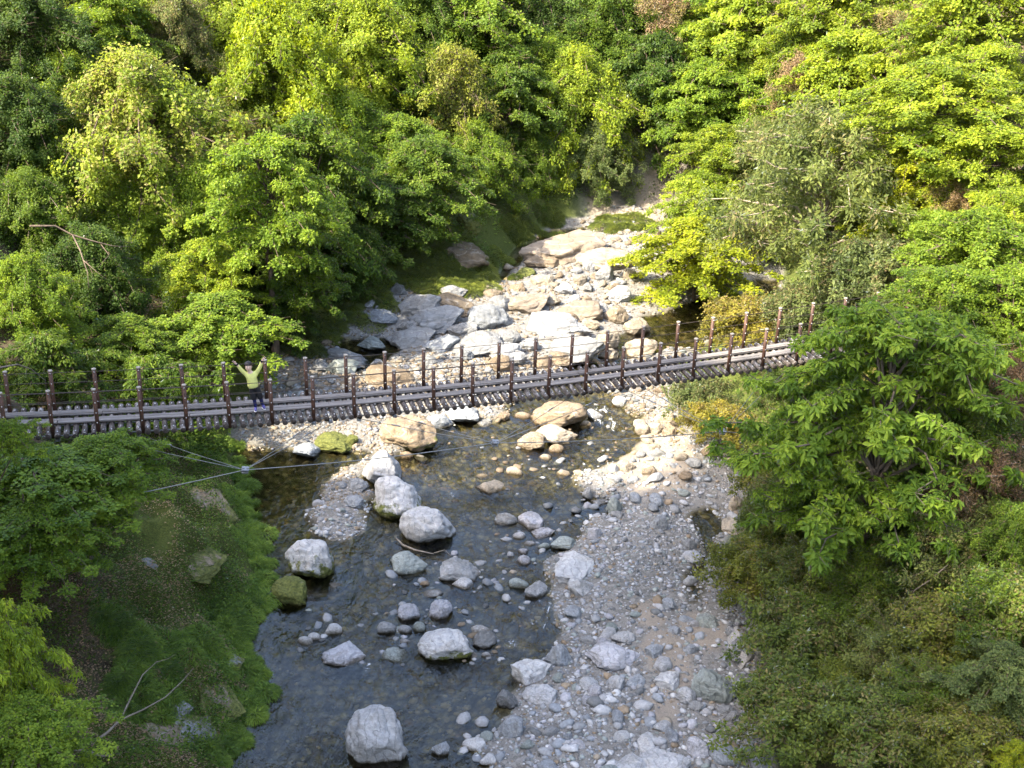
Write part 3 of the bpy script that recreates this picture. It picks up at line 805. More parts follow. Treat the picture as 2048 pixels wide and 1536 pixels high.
# cobbles breaking the surface of the riffles
RF = []
for rx_, ry_, rr_, n_ in [(850, 1215, 90, 40), (1060, 1090, 70, 22), (1000, 1180, 90, 24), (820, 1290, 90, 18), (960, 1300, 60, 14), (1080, 930, 130, 34), (1200, 870, 80, 24), (640, 1270, 60, 10), (900, 1130, 60, 12), (1150, 1040, 70, 14), (880, 870, 60, 12), (950, 1480, 60, 8)]:
    for _ in range(n_):
        p = on_water(rx_ + random.gauss(0, .5) * rr_, ry_ + random.gauss(0, .35) * rr_)
        if not any((p[0] - a) ** 2 + (p[1] - b) ** 2 < (0.8 * s_) ** 2 for a, b, s_ in PLACED): RF.append((p[0], p[1], p[2] - 0.02))
RF = np.array(RF)
rfr = 0.5 * 0.12 * (1 / RNG.uniform(0.12, 1, len(RF))) ** 0.6
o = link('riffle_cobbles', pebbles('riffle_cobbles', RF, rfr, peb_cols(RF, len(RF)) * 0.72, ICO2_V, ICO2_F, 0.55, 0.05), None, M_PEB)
tag(o, 'small cobbles breaking the surface of the creek riffles', 'cobbles', None, 'stuff')
A = gravel_field(46000, -10, 9, 20.5, 46, False); B = gravel_field(9000, -10, 9, 46, 66, False)
G = np.concatenate([A, B])
sd = np.zeros(len(G))
for sx, sy, sr in SAND_PX:
    c = on_water(sx, sy); rr = sr * np.linalg.norm(c - CAM) / F_PX
    sd = np.maximum(sd, np.exp(-((G[:, 0] - c[0]) ** 2 + 0.35 * (G[:, 1] - c[1]) ** 2) / rr ** 2))
G = G[RNG.random(len(G)) > sd * 0.85]
G3 = np.concatenate([G, ground(G[:, 0], G[:, 1])[:, None]], 1)
gr = 0.5 * 0.055 * (1 / RNG.uniform(0.07, 1, len(G))) ** 0.55 * np.where(G[:, 1] > 42, 1.35, 1.0)
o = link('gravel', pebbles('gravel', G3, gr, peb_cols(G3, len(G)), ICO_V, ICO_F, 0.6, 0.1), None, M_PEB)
tag(o, 'fine grey river gravel covering the bars beside the creek', 'gravel', None, 'stuff')
Wt = gravel_field(9000, -8, 9, 23, 60, True)
W3 = np.concatenate([Wt, ground(Wt[:, 0], Wt[:, 1])[:, None]], 1)
W3[:, 2] = np.minimum(W3[:, 2], wl(W3[:, 1]) - 0.09)
wr = 0.5 * 0.09 * (1 / RNG.uniform(0.06, 1, len(Wt))) ** 0.5
wc = peb_cols(W3, len(W3)) * np.array([[0.55, 0.47, 0.28]])
o = link('streambed_pebbles', pebbles('streambed_pebbles', W3, wr, wc, ICO_V, ICO_F, 0.45, -0.1), None, M_PEB)
tag(o, 'brown pebbles on the creek bed seen through clear water', 'pebbles', None, 'stuff')

# ---------------------------------------------------------------- vegetation: leaves, crowns, trees
def nrm(a): return a / np.maximum(np.linalg.norm(a, axis=-1, keepdims=True), 1e-9)

def leaf_geo(P, D, N, L, Wd, wide=0.5, fold=0.16, droop=0.12):
    """one folded blade of two triangles for every point"""
    D = nrm(D); S = nrm(np.cross(D, N)); N = np.cross(S, D)
    L = L[:, None]; Wd = Wd[:, None]
    mid = P + D * L * wide
    V = np.stack([P, mid + S * Wd * 0.5 + N * Wd * fold, P + D * L - N * L * droop, mid - S * Wd * 0.5 + N * Wd * fold], 1).reshape(-1, 3)
    o = np.arange(len(P))[:, None] * 4
    Fc = np.stack([o + [0, 1, 2], o + [0, 2, 3]], 1).reshape(-1, 3)
    return V, Fc

def leaf_mesh(name, P, D, N, L, Wd, tint, bud, **kw):
    V, Fc = leaf_geo(P, D, N, L, Wd, **kw)
    c = np.stack([tint, bud, 0 * tint, 1 + 0 * tint], 1)
    me = mesh_np(name, V, Fc, False, {'tint': np.repeat(c, 4, 0)})
    me.materials.append(M_LEAF)
    return me

def crown(name, seed, npl, nn, nleaf, sr, thick, L, Wd, flat=0.78, layered=False, bud=0.0, droop=0.25, whorl=0, jit=0.35, hmin=-0.55, hang=0.25, rise=0.15, twig_r=0.010, Rc=3.0, leafdroop=0.12, extra_twigs=0):
    """plumes of leafy sprays set along boughs; gaps stay open between the boughs"""
    rg = np.random.default_rng(seed)
    C, TF, boughs = [], [], []
    for i in range(npl):
        u = (i + 0.5) / npl
        h = hmin + (0.95 - hmin) * u ** 0.9
        a = i * 2.39996 + rg.normal() * 0.3
        rad = math.sqrt(max(0.06, 1 - max(h, 0) ** 2)) * rg.uniform(0.68, 1.22) * (1.0 if h > -0.2 else 0.9)
        hg = hang * rg.uniform(0.5, 1.6)
        nodes = []
        for f in np.linspace(0.30, 1.0, nn):
            f = f + rg.normal() * 0.04
            a += rg.normal() * 0.10
            z = h * flat + rise * f - hg * f * f + rg.normal() * 0.03
            c = np.array([math.cos(a) * rad * f, math.sin(a) * rad * f, z]) * Rc
            C.append(c); TF.append(f); nodes.append(c)
        boughs.append(nodes)
    C = np.array(C); TF = np.array(TF)
    ns = len(C)
    out = nrm(C * np.array([1, 1, 0.6]) + np.array([0, 0, 0.35 * Rc * flat]))
    up = np.array([0, 0, 1.0])
    SN = nrm((0.30 if layered else 0.80) * out + up * 0.9 + rg.normal(size=(ns, 3)) * (0.12 if layered else 0.30))
    SR = sr * rg.uniform(0.7, 1.25, ns) * (1.12 - 0.35 * TF)
    stint = rg.uniform(-0.24, 0.24, ns)
    sb = np.clip(bud * 2.2 * (0.5 + 0.9 * np.array([noise.noise(Vector(c * 0.6) + Vector((7.7, seed, 0))) for c in C])) + bud * 0.6 * (C[:, 2] / Rc), 0, 1) if bud else np.zeros(ns)
    k = np.repeat(np.arange(ns), nleaf)
    n = len(k)
    a = rg.uniform(0, 2 * np.pi, n); rr = np.sqrt(rg.random(n))
    rr *= 0.70 + 0.42 * np.sin(a * 4 + k * 1.7) * rg.uniform(0.3, 1, n)
    n_ = SN[k]
    t1 = nrm(np.cross(n_, np.array([0.3, 0.9, 0.2]))); t2 = np.cross(n_, t1)
    rad = t1 * np.cos(a)[:, None] + t2 * np.sin(a)[:, None]
    q = rr * SR[k]
    P = C[k] + rad * q[:, None] + n_ * (rg.normal(size=n) * thick - droop * (rr ** 2) * SR[k])[:, None]
    if whorl:
        P = np.repeat(P, whorl, 0); n_ = np.repeat(n_, whorl, 0); rad = np.repeat(rad, whorl, 0); k = np.repeat(k, whorl)
        n_ = nrm(n_ + np.repeat(rg.normal(size=(n, 3)) * 0.35, whorl, 0))
        n = len(P)
        ph = np.tile(np.arange(whorl) * 2 * np.pi / whorl, n // whorl) + np.repeat(rg.uniform(0, 6.28, n // whorl), whorl)
        w1 = nrm(np.cross(n_, np.array([0.3, 0.9, 0.2]))); w2 = np.cross(n_, w1)
        D = w1 * np.cos(ph)[:, None] + w2 * np.sin(ph)[:, None] - n_ * rg.uniform(0.15, 0.65, n)[:, None]
        N = n_ + rg.normal(size=(n, 3)) * 0.15
    else:
        D = rad + rg.normal(size=(n, 3)) * 0.55 - up * leafdroop
        N = n_ + rg.normal(size=(n, 3)) * jit
    LL = L * rg.uniform(0.5, 1.45, n)
    tint = np.clip(0.5 + stint[k] + rg.normal(size=n) * 0.18, 0, 1)
    bd = np.clip(sb[k] + rg.normal(size=n) * 0.25 * (sb[k] > 0.05), 0, 1)
    cm = leaf_mesh(name + '_crown', P, D, N, LL, Wd * LL / L, tint, bd, wide=0.62 if whorl else 0.45)
    T = Tubes()
    base = Vector((0, 0, -0.80 * Rc * flat))
    for nodes in boughs:
        p0 = base.lerp(Vector((0, 0, nodes[0][2])), 0.55 + 0.4 * rg.random()) if nodes[0][2] > base.z else base
        pts = [base, p0] + [Vector(c) for c in nodes]
        rr_ = [0.07, 0.05] + list(np.linspace(0.034, twig_r, len(nodes)))
        T.add(pts, rr_, 4, False)
        for c in nodes:
            for _ in range(2 + extra_twigs):
                e_ = Vector(c) + Vector(rg.normal(size=3) * np.array([1, 1, 0.35]) * sr * 0.55)
                T.add([Vector(c), e_], [twig_r, 0.005], 3, False)
    lm = T.mesh(name + '_limbs')
    lm.materials.append(M_BARK)
    return cm, lm

SPEC = {}
def species(key, n=2, **kw):
    SPEC[key] = [crown(key, 50 * len(SPEC) + 13 * i + 3, **kw) for i in range(n)]
species('maple', 3, npl=44, nn=4, nleaf=230, sr=0.62, thick=0.055, L=0.110, Wd=0.082, layered=True, droop=0.25, hang=0.28)
species('dense', 2, npl=66, nn=4, nleaf=220, sr=0.50, thick=0.13, L=0.096, Wd=0.066, hang=0.42, hmin=-0.7)
species('budded', 2, npl=66, nn=4, nleaf=190, sr=0.48, thick=0.14, L=0.098, Wd=0.064, bud=0.07, hang=0.38, hmin=-0.6, twig_r=0.012, extra_twigs=1)
species('evergreen', 2, npl=52, nn=4, nleaf=140, sr=0.46, thick=0.18, L=0.140, Wd=0.056, bud=0.03, jit=0.6, hang=0.15, rise=0.25)
species('chestnut', 2, npl=48, nn=5, nleaf=19, sr=0.50, thick=0.045, L=0.180, Wd=0.068, whorl=6, layered=True, droop=0.15, hang=0.20, flat=0.95)
species('loose', 1, npl=48, nn=4, nleaf=110, sr=0.46, thick=0.16, L=0.115, Wd=0.075, bud=0.04, hang=0.4, twig_r=0.012, extra_twigs=2)
species('twiggy', 2, npl=46, nn=4, nleaf=120, sr=0.50, thick=0.22, L=0.115, Wd=0.048, bud=0.42, twig_r=0.012, jit=0.8, hang=0.1, rise=0.3, extra_twigs=3)
species('shrub', 2, npl=70, nn=4, nleaf=85, sr=0.46, thick=0.20, L=0.190, Wd=0.092, bud=0.04, flat=0.62, hmin=-0.3, jit=0.7, hang=0.15)
species('droopy', 2, npl=40, nn=4, nleaf=120, sr=0.55, thick=0.08, L=0.20, Wd=0.070, layered=True, droop=0.45, hang=0.45, leafdroop=0.8)

# leaf base colours
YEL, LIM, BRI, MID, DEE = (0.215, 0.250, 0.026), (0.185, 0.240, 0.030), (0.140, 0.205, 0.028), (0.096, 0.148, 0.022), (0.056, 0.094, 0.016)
GRY, OLI, OLD, GOL, BRN, PAL_ = (0.130, 0.165, 0.046), (0.145, 0.172, 0.032), (0.112, 0.155, 0.034), (0.205, 0.190, 0.034), (0.13, 0.10, 0.05), (0.115, 0.150, 0.050)

def tree(px, py, rx, spec, col, label, cat='tree', group=None, ry=None, dep=None, clear=0.75, name=None, root=None, bark=(0.10, 0.075, 0.055), var=None):
    if dep is None:
        _, t = at(px, py, 2.0)
        for _ in range(3):
            c, t = at(px, py, clear * rx * t / F_PX)
    else:
        t = dep; c = CAM + ray(px, py) * t
    rm = rx * t / F_PX
    rz = (ry or rx * 0.85) * t / F_PX
    ms = SPEC[spec]
    cm, lm = ms[var if var is not None else random.randrange(len(ms))]
    sx = rm / 3.0
    flat = 0.78
    sz = rz / (3.0 * flat) * 1.0
    rx_, ry_ = (c[0], c[1]) if root is None else (c[0] + root[0], c[1] + root[1])
    gz = float(ground(rx_, ry_))
    bushy = cat in ('shrub', 'bush')
    e = empty(name or ('shrub' if bushy else 'tree'), (rx_, ry_, gz))
    tag(e, label, cat, group)
    rot = random.uniform(0, 6.28)
    base = Vector((c[0] - rx_, c[1] - ry_, c[2] - gz))
    k = link('crown', cm, e); k.location = base; k.scale = (sx * random.uniform(.94, 1.08), sx * random.uniform(.94, 1.08), sz); k.rotation_euler = (R(random.uniform(-6, 6)), R(random.uniform(-6, 6)), rot)
    b = random.uniform(0.92, 1.08)
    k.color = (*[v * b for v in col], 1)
    l = link('limbs' if not bushy else 'stems', lm, e); l.location = base; l.scale = k.scale; l.rotation_euler = k.rotation_euler
    l.color = (*bark, 1)
    top = base + Vector((0, 0, -0.80 * 2.34 * sz * 0.98))
    if top.length > 0.25:
        r0 = (0.05 if bushy else 0.085) * rm / 1.6
        T = Tubes()
        pts, rad = [], []
        n = 7
        for i in range(n):
            s_ = i / (n - 1)
            p = Vector((0, 0, -0.3)).lerp(top, s_)
            p += Vector((math.sin(s_ * 3.1 + px) * 0.10, math.cos(s_ * 4.0 + py) * 0.10, 0)) * rm * 0.25 * math.sin(math.pi * s_)
            pts.append(p); rad.append(r0 * (1.25 - 0.7 * s_))
        T.add(pts, rad, 8)
        tm = T.mesh('trunk'); tm.materials.append(M_BARK)
        tk = link('trunk', tm, e); tk.color = (*bark, 1)
    return e

GL, GRT, GB = 'trees on the slope above the left bank', 'trees on the slope above the right bank', 'trees closing the valley upstream'
# -- left slope, back to front
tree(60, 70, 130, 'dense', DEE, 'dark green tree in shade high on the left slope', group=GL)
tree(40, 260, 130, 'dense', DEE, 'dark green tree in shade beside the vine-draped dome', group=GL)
tree(215, 75, 110, 'maple', BRI, 'fresh green maple behind the wide vine-covered tree', group=GL)
tree(350, 95, 95, 'budded', GRY, 'grey evergreen with pinkish brown buds, beside the fresh green maple on the slope', group=GL, ry=110)
tree(470, 40, 120, 'dense', LIM, 'yellow-green tree behind the budded grey evergreen', group=GL)
tree(570, 190, 170, 'dense', (0.190, 0.245, 0.026), 'brightest yellow-green leafy tree right of the vine-covered dome', group=GL, ry=190)
tree(290, 290, 215, 'budded', (0.180, 0.240, 0.034), 'wide dome-shaped tree draped in vines with brownish shoots', group=GL, ry=190, clear=.9)
tree(480, 300, 90, 'budded', OLI, 'brown-tipped bush on the shoulder of the vine-draped dome', group=GL)
tree(400, 430, 130, 'dense', BRI, 'sunlit leafy tree hanging below the vine-draped dome', group=GL, clear=1.1)
tree(620, 420, 170, 'maple', MID, 'mid-green layered maple partly in shade above the left bank grass', group=GL, ry=190)
tree(720, 110, 150, 'dense', LIM, 'light green leafy tree with vine tangles high on the valley side', group=GB)
tree(690, 290, 120, 'dense', BRI, 'leafy tree standing behind the half-shaded layered maple', group=GB)
tree(900, 230, 115, 'loose', (0.195, 0.220, 0.040), 'loose-twigged pale olive tree on the valley side upstream', group=GB, ry=140)
tree(950, 60, 140, 'maple', BRI, 'maple in flat bright tiers above the pale olive tree', group=GB)
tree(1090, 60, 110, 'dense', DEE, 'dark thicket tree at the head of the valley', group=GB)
tree(1020, 210, 130, 'maple', MID, 'green layered maple between the olive tree and the draped tree', group=GB)
tree(1160, 240, 125, 'dense', LIM, 'light green tree draped with hanging vines at the head of the valley', group=GB, ry=140)
tree(1190, 310, 90, 'dense', PAL_, 'curtain of pale leaves hanging above the upstream bank', 'bush', GB)
tree(1210, 60, 120, 'dense', MID, 'green tree above the vine-draped tree at the valley head', group=GB)
tree(1310, 70, 100, 'twiggy', OLI, 'olive tree with brown twigs in the shade at the valley head', group=GB)
tree(850, 370, 115, 'maple', MID, 'leafy green tree drooping over the dark foot of the left slope', group=GL, clear=1.0)
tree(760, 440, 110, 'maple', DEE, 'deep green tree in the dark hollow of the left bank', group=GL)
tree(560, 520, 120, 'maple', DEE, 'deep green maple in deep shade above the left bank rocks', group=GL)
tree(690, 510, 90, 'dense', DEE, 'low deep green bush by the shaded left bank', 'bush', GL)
tree(60, 430, 110, 'dense', MID, 'mid-green tree behind the bare grey branch', group=GL, bark=(.16, .13, .10))
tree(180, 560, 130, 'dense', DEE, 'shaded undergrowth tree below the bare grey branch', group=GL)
tree(60, 600, 110, 'dense', BRI, 'fresh green tree low on the left slope below the bare branch', group=GL)
tree(420, 560, 105, 'maple', LIM, 'small sunlit maple above the arching pale trunk', group=GL, clear=1.2, ry=85)
tree(440, 670, 150, 'maple', BRI, 'spreading maple reaching toward the child on the bridge', group=GL, ry=80, clear=1.0)
tree(260, 690, 110, 'maple', BRI, 'flat-topped maple behind the handrail near the left slope', group=GL, ry=60)
tree(90, 740, 130, 'droopy', MID, 'long-leaved shrub behind the handrail at the left slope', 'shrub', GL, ry=80)
tree(310, 790, 130, 'droopy', MID, 'long-leaved shrub seen between the handrail posts below the spreading maple', 'shrub', GL, ry=90)
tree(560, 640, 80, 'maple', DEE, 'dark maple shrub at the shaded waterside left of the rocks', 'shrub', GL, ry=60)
# -- valley head and right slope
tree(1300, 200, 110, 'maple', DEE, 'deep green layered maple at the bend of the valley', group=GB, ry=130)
tree(1400, 230, 130, 'maple', BRI, 'fresh green maple leaning out at the bend of the valley', group=GRT)
tree(1500, 90, 140, 'maple', LIM, 'bright maple in sunlit tiers above the fresh green maple at the valley bend', group=GRT)
tree(1440, 330, 110, 'maple', LIM, 'yellow-green maple above the bare rocky chute', group=GRT, ry=80)
tree(1660, 60, 140, 'maple', LIM, 'high bright maple above the twiggy olive shrub on the right slope', group=GRT)
tree(1690, 190, 150, 'maple', LIM, 'bright tiered maple between the twiggy shrub and the grey-brown twiggy tree', group=GRT)
tree(1600, 230, 80, 'twiggy', OLI, 'olive brown twiggy shrub behind the big grey-green evergreen', 'shrub', GRT, ry=95)
tree(1800, 110, 95, 'twiggy', GRY, 'grey-brown twiggy tree among the bright maples', group=GRT)
tree(1640, 440, 195, 'evergreen', GRY, 'big rounded grey-green evergreen with pale forking trunk', group=GRT, ry=190, clear=.9, bark=(.30, .25, .19))
tree(1540, 330, 90, 'evergreen', GRY, 'upper dome of grey-green foliage behind the big evergreen', group=GRT)
tree(1400, 420, 90, 'maple', LIM, 'maple beside the bare rocky chute', group=GRT, ry=80)
tree(1390, 530, 135, 'maple', YEL, 'yellow-green maple leaning over the sunny boulders', group=GRT, ry=95, dep=56, root=(3.5, 1.5))
tree(1930, 60, 170, 'maple', LIM, 'large bright maple topping the right slope above the grey-brown twiggy tree', group=GRT, clear=1.2)
tree(1870, 230, 175, 'maple', LIM, 'broad flat-tiered bright maple above the yellowest maple', group=GRT, ry=110, clear=1.2)
tree(1860, 370, 120, 'maple', YEL, 'yellowest maple beside the big grey-green evergreen', group=GRT, ry=110)
tree(1990, 350, 130, 'maple', LIM, 'bright maple next to the rust-coloured dry shrub', group=GRT)
tree(1925, 440, 75, 'twiggy', GOL, 'rust-coloured dry shrub among the bright maples', 'shrub', GRT, ry=60)
tree(1960, 540, 160, 'maple', BRI, 'green maple above the end of the bridge', group=GRT, ry=120)
tree(1760, 570, 120, 'shrub', PAL_, 'pale green bush beneath the big grey-green evergreen', 'bush', GRT)
tree(1890, 625, 140, 'maple', BRI, 'shaded maple hiding the end of the bridge', group=GRT, ry=95, dep=33.5)
tree(2000, 650, 140, 'maple', BRI, 'maple standing over the right abutment', group=GRT, dep=33)
tree(1500, 665, 110, 'shrub', GOL, 'golden shrub seen through the far handrail', 'shrub', GRT, ry=70)
tree(1600, 640, 90, 'shrub', PAL_, 'pale shrub beside the golden one beyond the handrail', 'shrub', GRT)
tree(1400, 800, 70, 'shrub', PAL_, 'sunlit pale shrub on the bank under the bridge', 'shrub', GRT, ry=55)
tree(1440, 850, 75, 'shrub', GOL, 'golden shrub on the bank under the bridge', 'shrub', GRT, ry=45)
tree(1555, 790, 65, 'evergreen', DEE, 'small dark evergreen bush under the bridge', 'bush', GRT)
tree(1540, 940, 75, 'shrub', OLI, 'olive shrub between the sunlit gravel and the large-leaved tree', 'shrub', GRT)
tree(1555, 1050, 80, 'shrub', OLD, 'dull green shrub at the lower edge of the large-leaved tree', 'shrub', GRT, ry=90)
tree(1760, 905, 262, 'chestnut', (0.150, 0.230, 0.034), 'large-leaved tree with whorled leaves beside the end of the bridge', group=GRT, ry=250, dep=30.5, bark=(.12, .10, .08))
tree(1650, 960, 150, 'chestnut', (0.150, 0.230, 0.034), 'lower large-leaved tree leaning over the olive shrubs', group=GRT, ry=170, dep=31.2, bark=(.12, .10, .08), var=1)
tree(1850, 800, 150, 'chestnut', (0.150, 0.230, 0.034), 'upper large-leaved tree just below the bridge end', group=GRT, ry=150, dep=31.5, bark=(.12, .10, .08), var=0)
tree(1600, 880, 90, 'shrub', MID, 'green bush tucked behind the large-leaved tree', 'bush', GRT)
tree(1640, 1000, 110, 'shrub', OLD, 'dull shrub in the gap left of the large-leaved tree trunk', 'shrub', GRT)
tree(1700, 770, 90, 'shrub', OLI, 'olive bush directly under the end of the bridge', 'bush', GRT)
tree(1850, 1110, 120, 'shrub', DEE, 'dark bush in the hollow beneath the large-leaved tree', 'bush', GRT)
tree(1960, 920, 120, 'evergreen', MID, 'green shrub between the two brown budding trees', 'shrub', GRT)
tree(1985, 830, 110, 'twiggy', BRN, 'brown budding tree behind the large-leaved tree', group=GRT, ry=120, dep=32.5)
tree(1960, 1000, 130, 'twiggy', BRN, 'brown dry-flowered tree in front of the right slope', group=GRT, ry=110, dep=30.5)
tree(1950, 1170, 150, 'evergreen', GRY, 'glossy grey-green evergreen below the brown dry-flowered tree', group=GRT, ry=130, dep=29.5)
tree(1500, 1150, 95, 'shrub', OLI, 'olive shrub overhanging the narrow side pool', 'shrub', GRT, ry=65)
tree(1640, 1160, 110, 'shrub', OLD, 'dark olive shrub in the shade of the large-leaved tree', 'shrub', GRT, ry=80)
tree(1620, 1290, 140, 'shrub', OLD, 'low spreading shrub on the rocky foot of the right bank', 'shrub', 'low shrubs on the right bank', ry=90)
tree(1800, 1330, 120, 'evergreen', GRY, 'thin grey-leaved shrub between the low spreading shrubs', 'shrub', GRT, ry=80)
tree(1900, 1280, 130, 'shrub', OLI, 'yellowish olive shrub under the glossy evergreen', 'shrub', GRT, ry=80)
tree(2000, 1370, 120, 'maple', PAL_, 'pale-leaved small tree among the olive shrubs', group=GRT, ry=90)
tree(1600, 1440, 150, 'shrub', OLD, 'low shrub beside the largest dark green-grey boulder', 'shrub', 'low shrubs on the right bank', ry=95)
tree(1790, 1470, 150, 'shrub', OLD, 'low dull shrub under the thin grey-leaved one', 'shrub', 'low shrubs on the right bank', ry=90)
tree(1950, 1480, 130, 'shrub', OLI, 'broad olive shrub on the upper right bank below the pale-leaved tree', 'shrub', GRT, ry=80)
tree(2030, 1240, 110, 'shrub', MID, 'green bush on the steep ground beside the yellowish olive shrub', 'bush', GRT)
tree(2040, 1080, 100, 'dense', MID, 'leafy bush between the brown dry-flowered tree and the glossy evergreen', 'bush', GRT)
tree(1720, 1210, 100, 'evergreen', MID, 'small leathery-leaved bush below the large-leaved tree', 'bush', GRT)
tree(1700, 1400, 110, 'dense', OLI, 'fine-leaved yellowish bush among the low shrubs', 'bush', GRT, ry=70)
tree(1880, 1410, 110, 'evergreen', MID, 'leathery green bush below the yellowish olive shrub', 'bush', GRT, ry=70)
tree(2035, 1520, 50, 'maple', YEL, 'tip of a bright maple above the olive shrubs', group=GRT, dep=24)
# -- crowded neighbours that close the gaps
FILL = ['green tree between the fresh maple and the vine-draped dome', 'lime green tree at the foot of the vine-draped dome', 'green tree under the vine-draped dome above the shaded undergrowth', 'leafy tree between the shaded undergrowth tree and the small sunlit maple', 'mid-green maple behind the tall layered maple', 'lime tree between the budded evergreen and the brightest yellow-green tree', 'lime maple above the brightest yellow-green tree', 'mid-green maple beside the loose-twigged olive tree', 'green maple below the loose-twigged olive tree', 'mid-green tree beside the maple in flat bright tiers', 'green tree above the mossy block on the upstream bank', 'green tree over the dark foot of the upstream bank', 'green tree between the dark thicket and the vine-draped valley head tree', 'mid-green maple between the draped tree and the deep green layered maple', 'green maple beside the olive tree with brown twigs', 'lime maple above the olive brown twiggy shrub', 'green maple behind the upper dome of grey-green foliage', 'lime maple between the big grey-green evergreen and the broad flat-tiered maple', 'lime maple behind the broad flat-tiered bright maple', 'yellow maple touching the big grey-green evergreen', 'lime maple below the rust-coloured dry shrub', 'green maple between the pale bush and the yellowest maple', 'pale shrub hanging over the far handrail beneath the evergreen', 'green maple topping the olive tree with brown twigs', 'lime tree topping the fresh maple on the left slope', 'green maple topping the vine-tangled tree', 'lime maple at the top of the right slope behind the twiggy tree', 'grey-green shrub under the upper dome of foliage']
for fx, fy, fr, sp, cl, sd_ in [(140, 190, 110, 'dense', BRI, 0), (130, 360, 100, 'dense', LIM, 0), (250, 450, 110, 'dense', BRI, 0), (330, 500, 90, 'dense', BRI, 0), (480, 480, 110, 'maple', MID, 0), (500, 190, 110, 'dense', LIM, 0),
        (640, 60, 110, 'maple', LIM, 0), (800, 200, 110, 'maple', MID, 1), (800, 320, 110, 'maple', BRI, 1), (850, 60, 110, 'dense', MID, 1), (960, 330, 100, 'dense', BRI, 1), (1060, 320, 80, 'dense', MID, 1), (1100, 160, 110, 'dense', BRI, 1),
        (1250, 150, 100, 'maple', MID, 1), (1370, 130, 100, 'maple', BRI, 2), (1580, 150, 110, 'maple', LIM, 2), (1480, 230, 110, 'maple', BRI, 2), (1780, 300, 110, 'maple', LIM, 2), (1960, 200, 130, 'maple', LIM, 2), (1760, 470, 90, 'maple', YEL, 2),
        (2010, 470, 110, 'maple', LIM, 2), (1850, 500, 100, 'maple', BRI, 2), (1680, 620, 90, 'shrub', PAL_, 2), (1390, 20, 110, 'maple', BRI, 2), (240, -20, 120, 'dense', LIM, 0), (740, -20, 130, 'maple', BRI, 1), (1760, -10, 140, 'maple', LIM, 2), (1530, 470, 90, 'evergreen', GRY, 2)]:
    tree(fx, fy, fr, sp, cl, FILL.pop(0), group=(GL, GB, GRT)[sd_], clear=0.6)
# -- left bank in front of the bridge
tree(70, 985, 210, 'maple', (0.135, 0.205, 0.032), 'shaded maple spreading under the left end of the bridge', group=GL, ry=85, dep=27.5, root=(-4, -1))
tree(230, 940, 120, 'maple', (0.135, 0.205, 0.032), 'smaller shaded maple below the stay cable', group=GL, ry=75, dep=28.5, root=(-3, 0))
tree(90, 1080, 130, 'maple', (0.135, 0.205, 0.032), 'lower tier maple below the stay cable on the left bank', group=GL, ry=80, dep=26.5, root=(-3.5, -1))
tree(20, 880, 70, 'droopy', BRI, 'light green leafy shrub at the left end of the logs', 'shrub', GL, ry=45, dep=24.5, root=(-2.5, 0))
tree(25, 1330, 110, 'droopy', (0.235, 0.310, 0.045), 'bright long-leaved tree rising beside the fallen forked branch', group=GL, ry=140, dep=22)
tree(60, 1480, 150, 'maple', (0.200, 0.280, 0.045), 'bright maple below the long-leaved tree on the left bank', group=GL, ry=90, dep=21.5)
tree(535, 420, 140, 'maple', BRI, 'tall layered maple whose shadow falls on the rocks beyond the bridge', group=GL, dep=46.8, ry=150, var=1)
tree(600, 560, 90, 'maple', MID, 'maple on the shaded left bank beneath the tall layered one', group=GL, dep=49.0, ry=80, root=(-1.5, 0))
# -- unseen tall trees added on the raised spur to shade the near gorge
for i, (tx, ty, s_) in enumerate([(-18, 22, 2.4), (-21, 17, 2.8), (-18, 13, 2.8), (-22, 9, 3.2), (-19, 4, 3.2)]):
    gz = float(ground(tx, ty))
    e = empty('tree', (tx, ty, gz)); tag(e, 'unseen tall tree added on the spur to shade the gorge', 'tree', 'unseen shade trees added on the spur')
    cm, lm = SPEC['dense'][i % 2]
    k = link('crown', cm, e); k.location = (0, 0, 6.0); k.scale = (s_ * 0.5,) * 3; k.color = (*MID, 1)
    l = link('limbs', lm, e); l.location = (0, 0, 6.0); l.scale = k.scale; l.color = (.1, .075, .055, 1)
    T = Tubes().add([(0, 0, -0.5), (0.1, 0.05, 1.5), (0, 0, 3.4)], [0.3, 0.25, 0.2], 8)
    tm = T.mesh('trunk'); tm.materials.append(M_BARK); tk = link('trunk', tm, e); tk.color = (.1, .075, .055, 1)

# -- undergrowth, leaf litter, grass
def scatter_visible(n, x0, x1, y0, y1):
    """points on the ground under random sight lines of a picture rectangle, with a margin"""
    px = RNG.uniform(x0, x1, n); py = RNG.uniform(y0, y1, n)
    D = _fw + np.outer((px - 1024) / F_PX, _rt) + np.outer((768 - py) / F_PX, _up)
    t = 18.0 + RNG.uniform(0, 0.3, n); hit = np.zeros(n, dtype=bool)
    for _ in range(420):
        P = CAM + D * t[:, None]
        hit |= P[:, 2] < ground(P[:, 0], P[:, 1])
        t = np.where(hit, t, t + 0.3)
    P = CAM + D * t[:, None]
    P[:, 2] = ground(P[:, 0], P[:, 1])
    return P[hit & (t < 140)]

def outside(P, d):
    Q = P[:, :2]
    return (~inside(Q, POLY)) & (seg_dist(Q, POLY, True) > d)

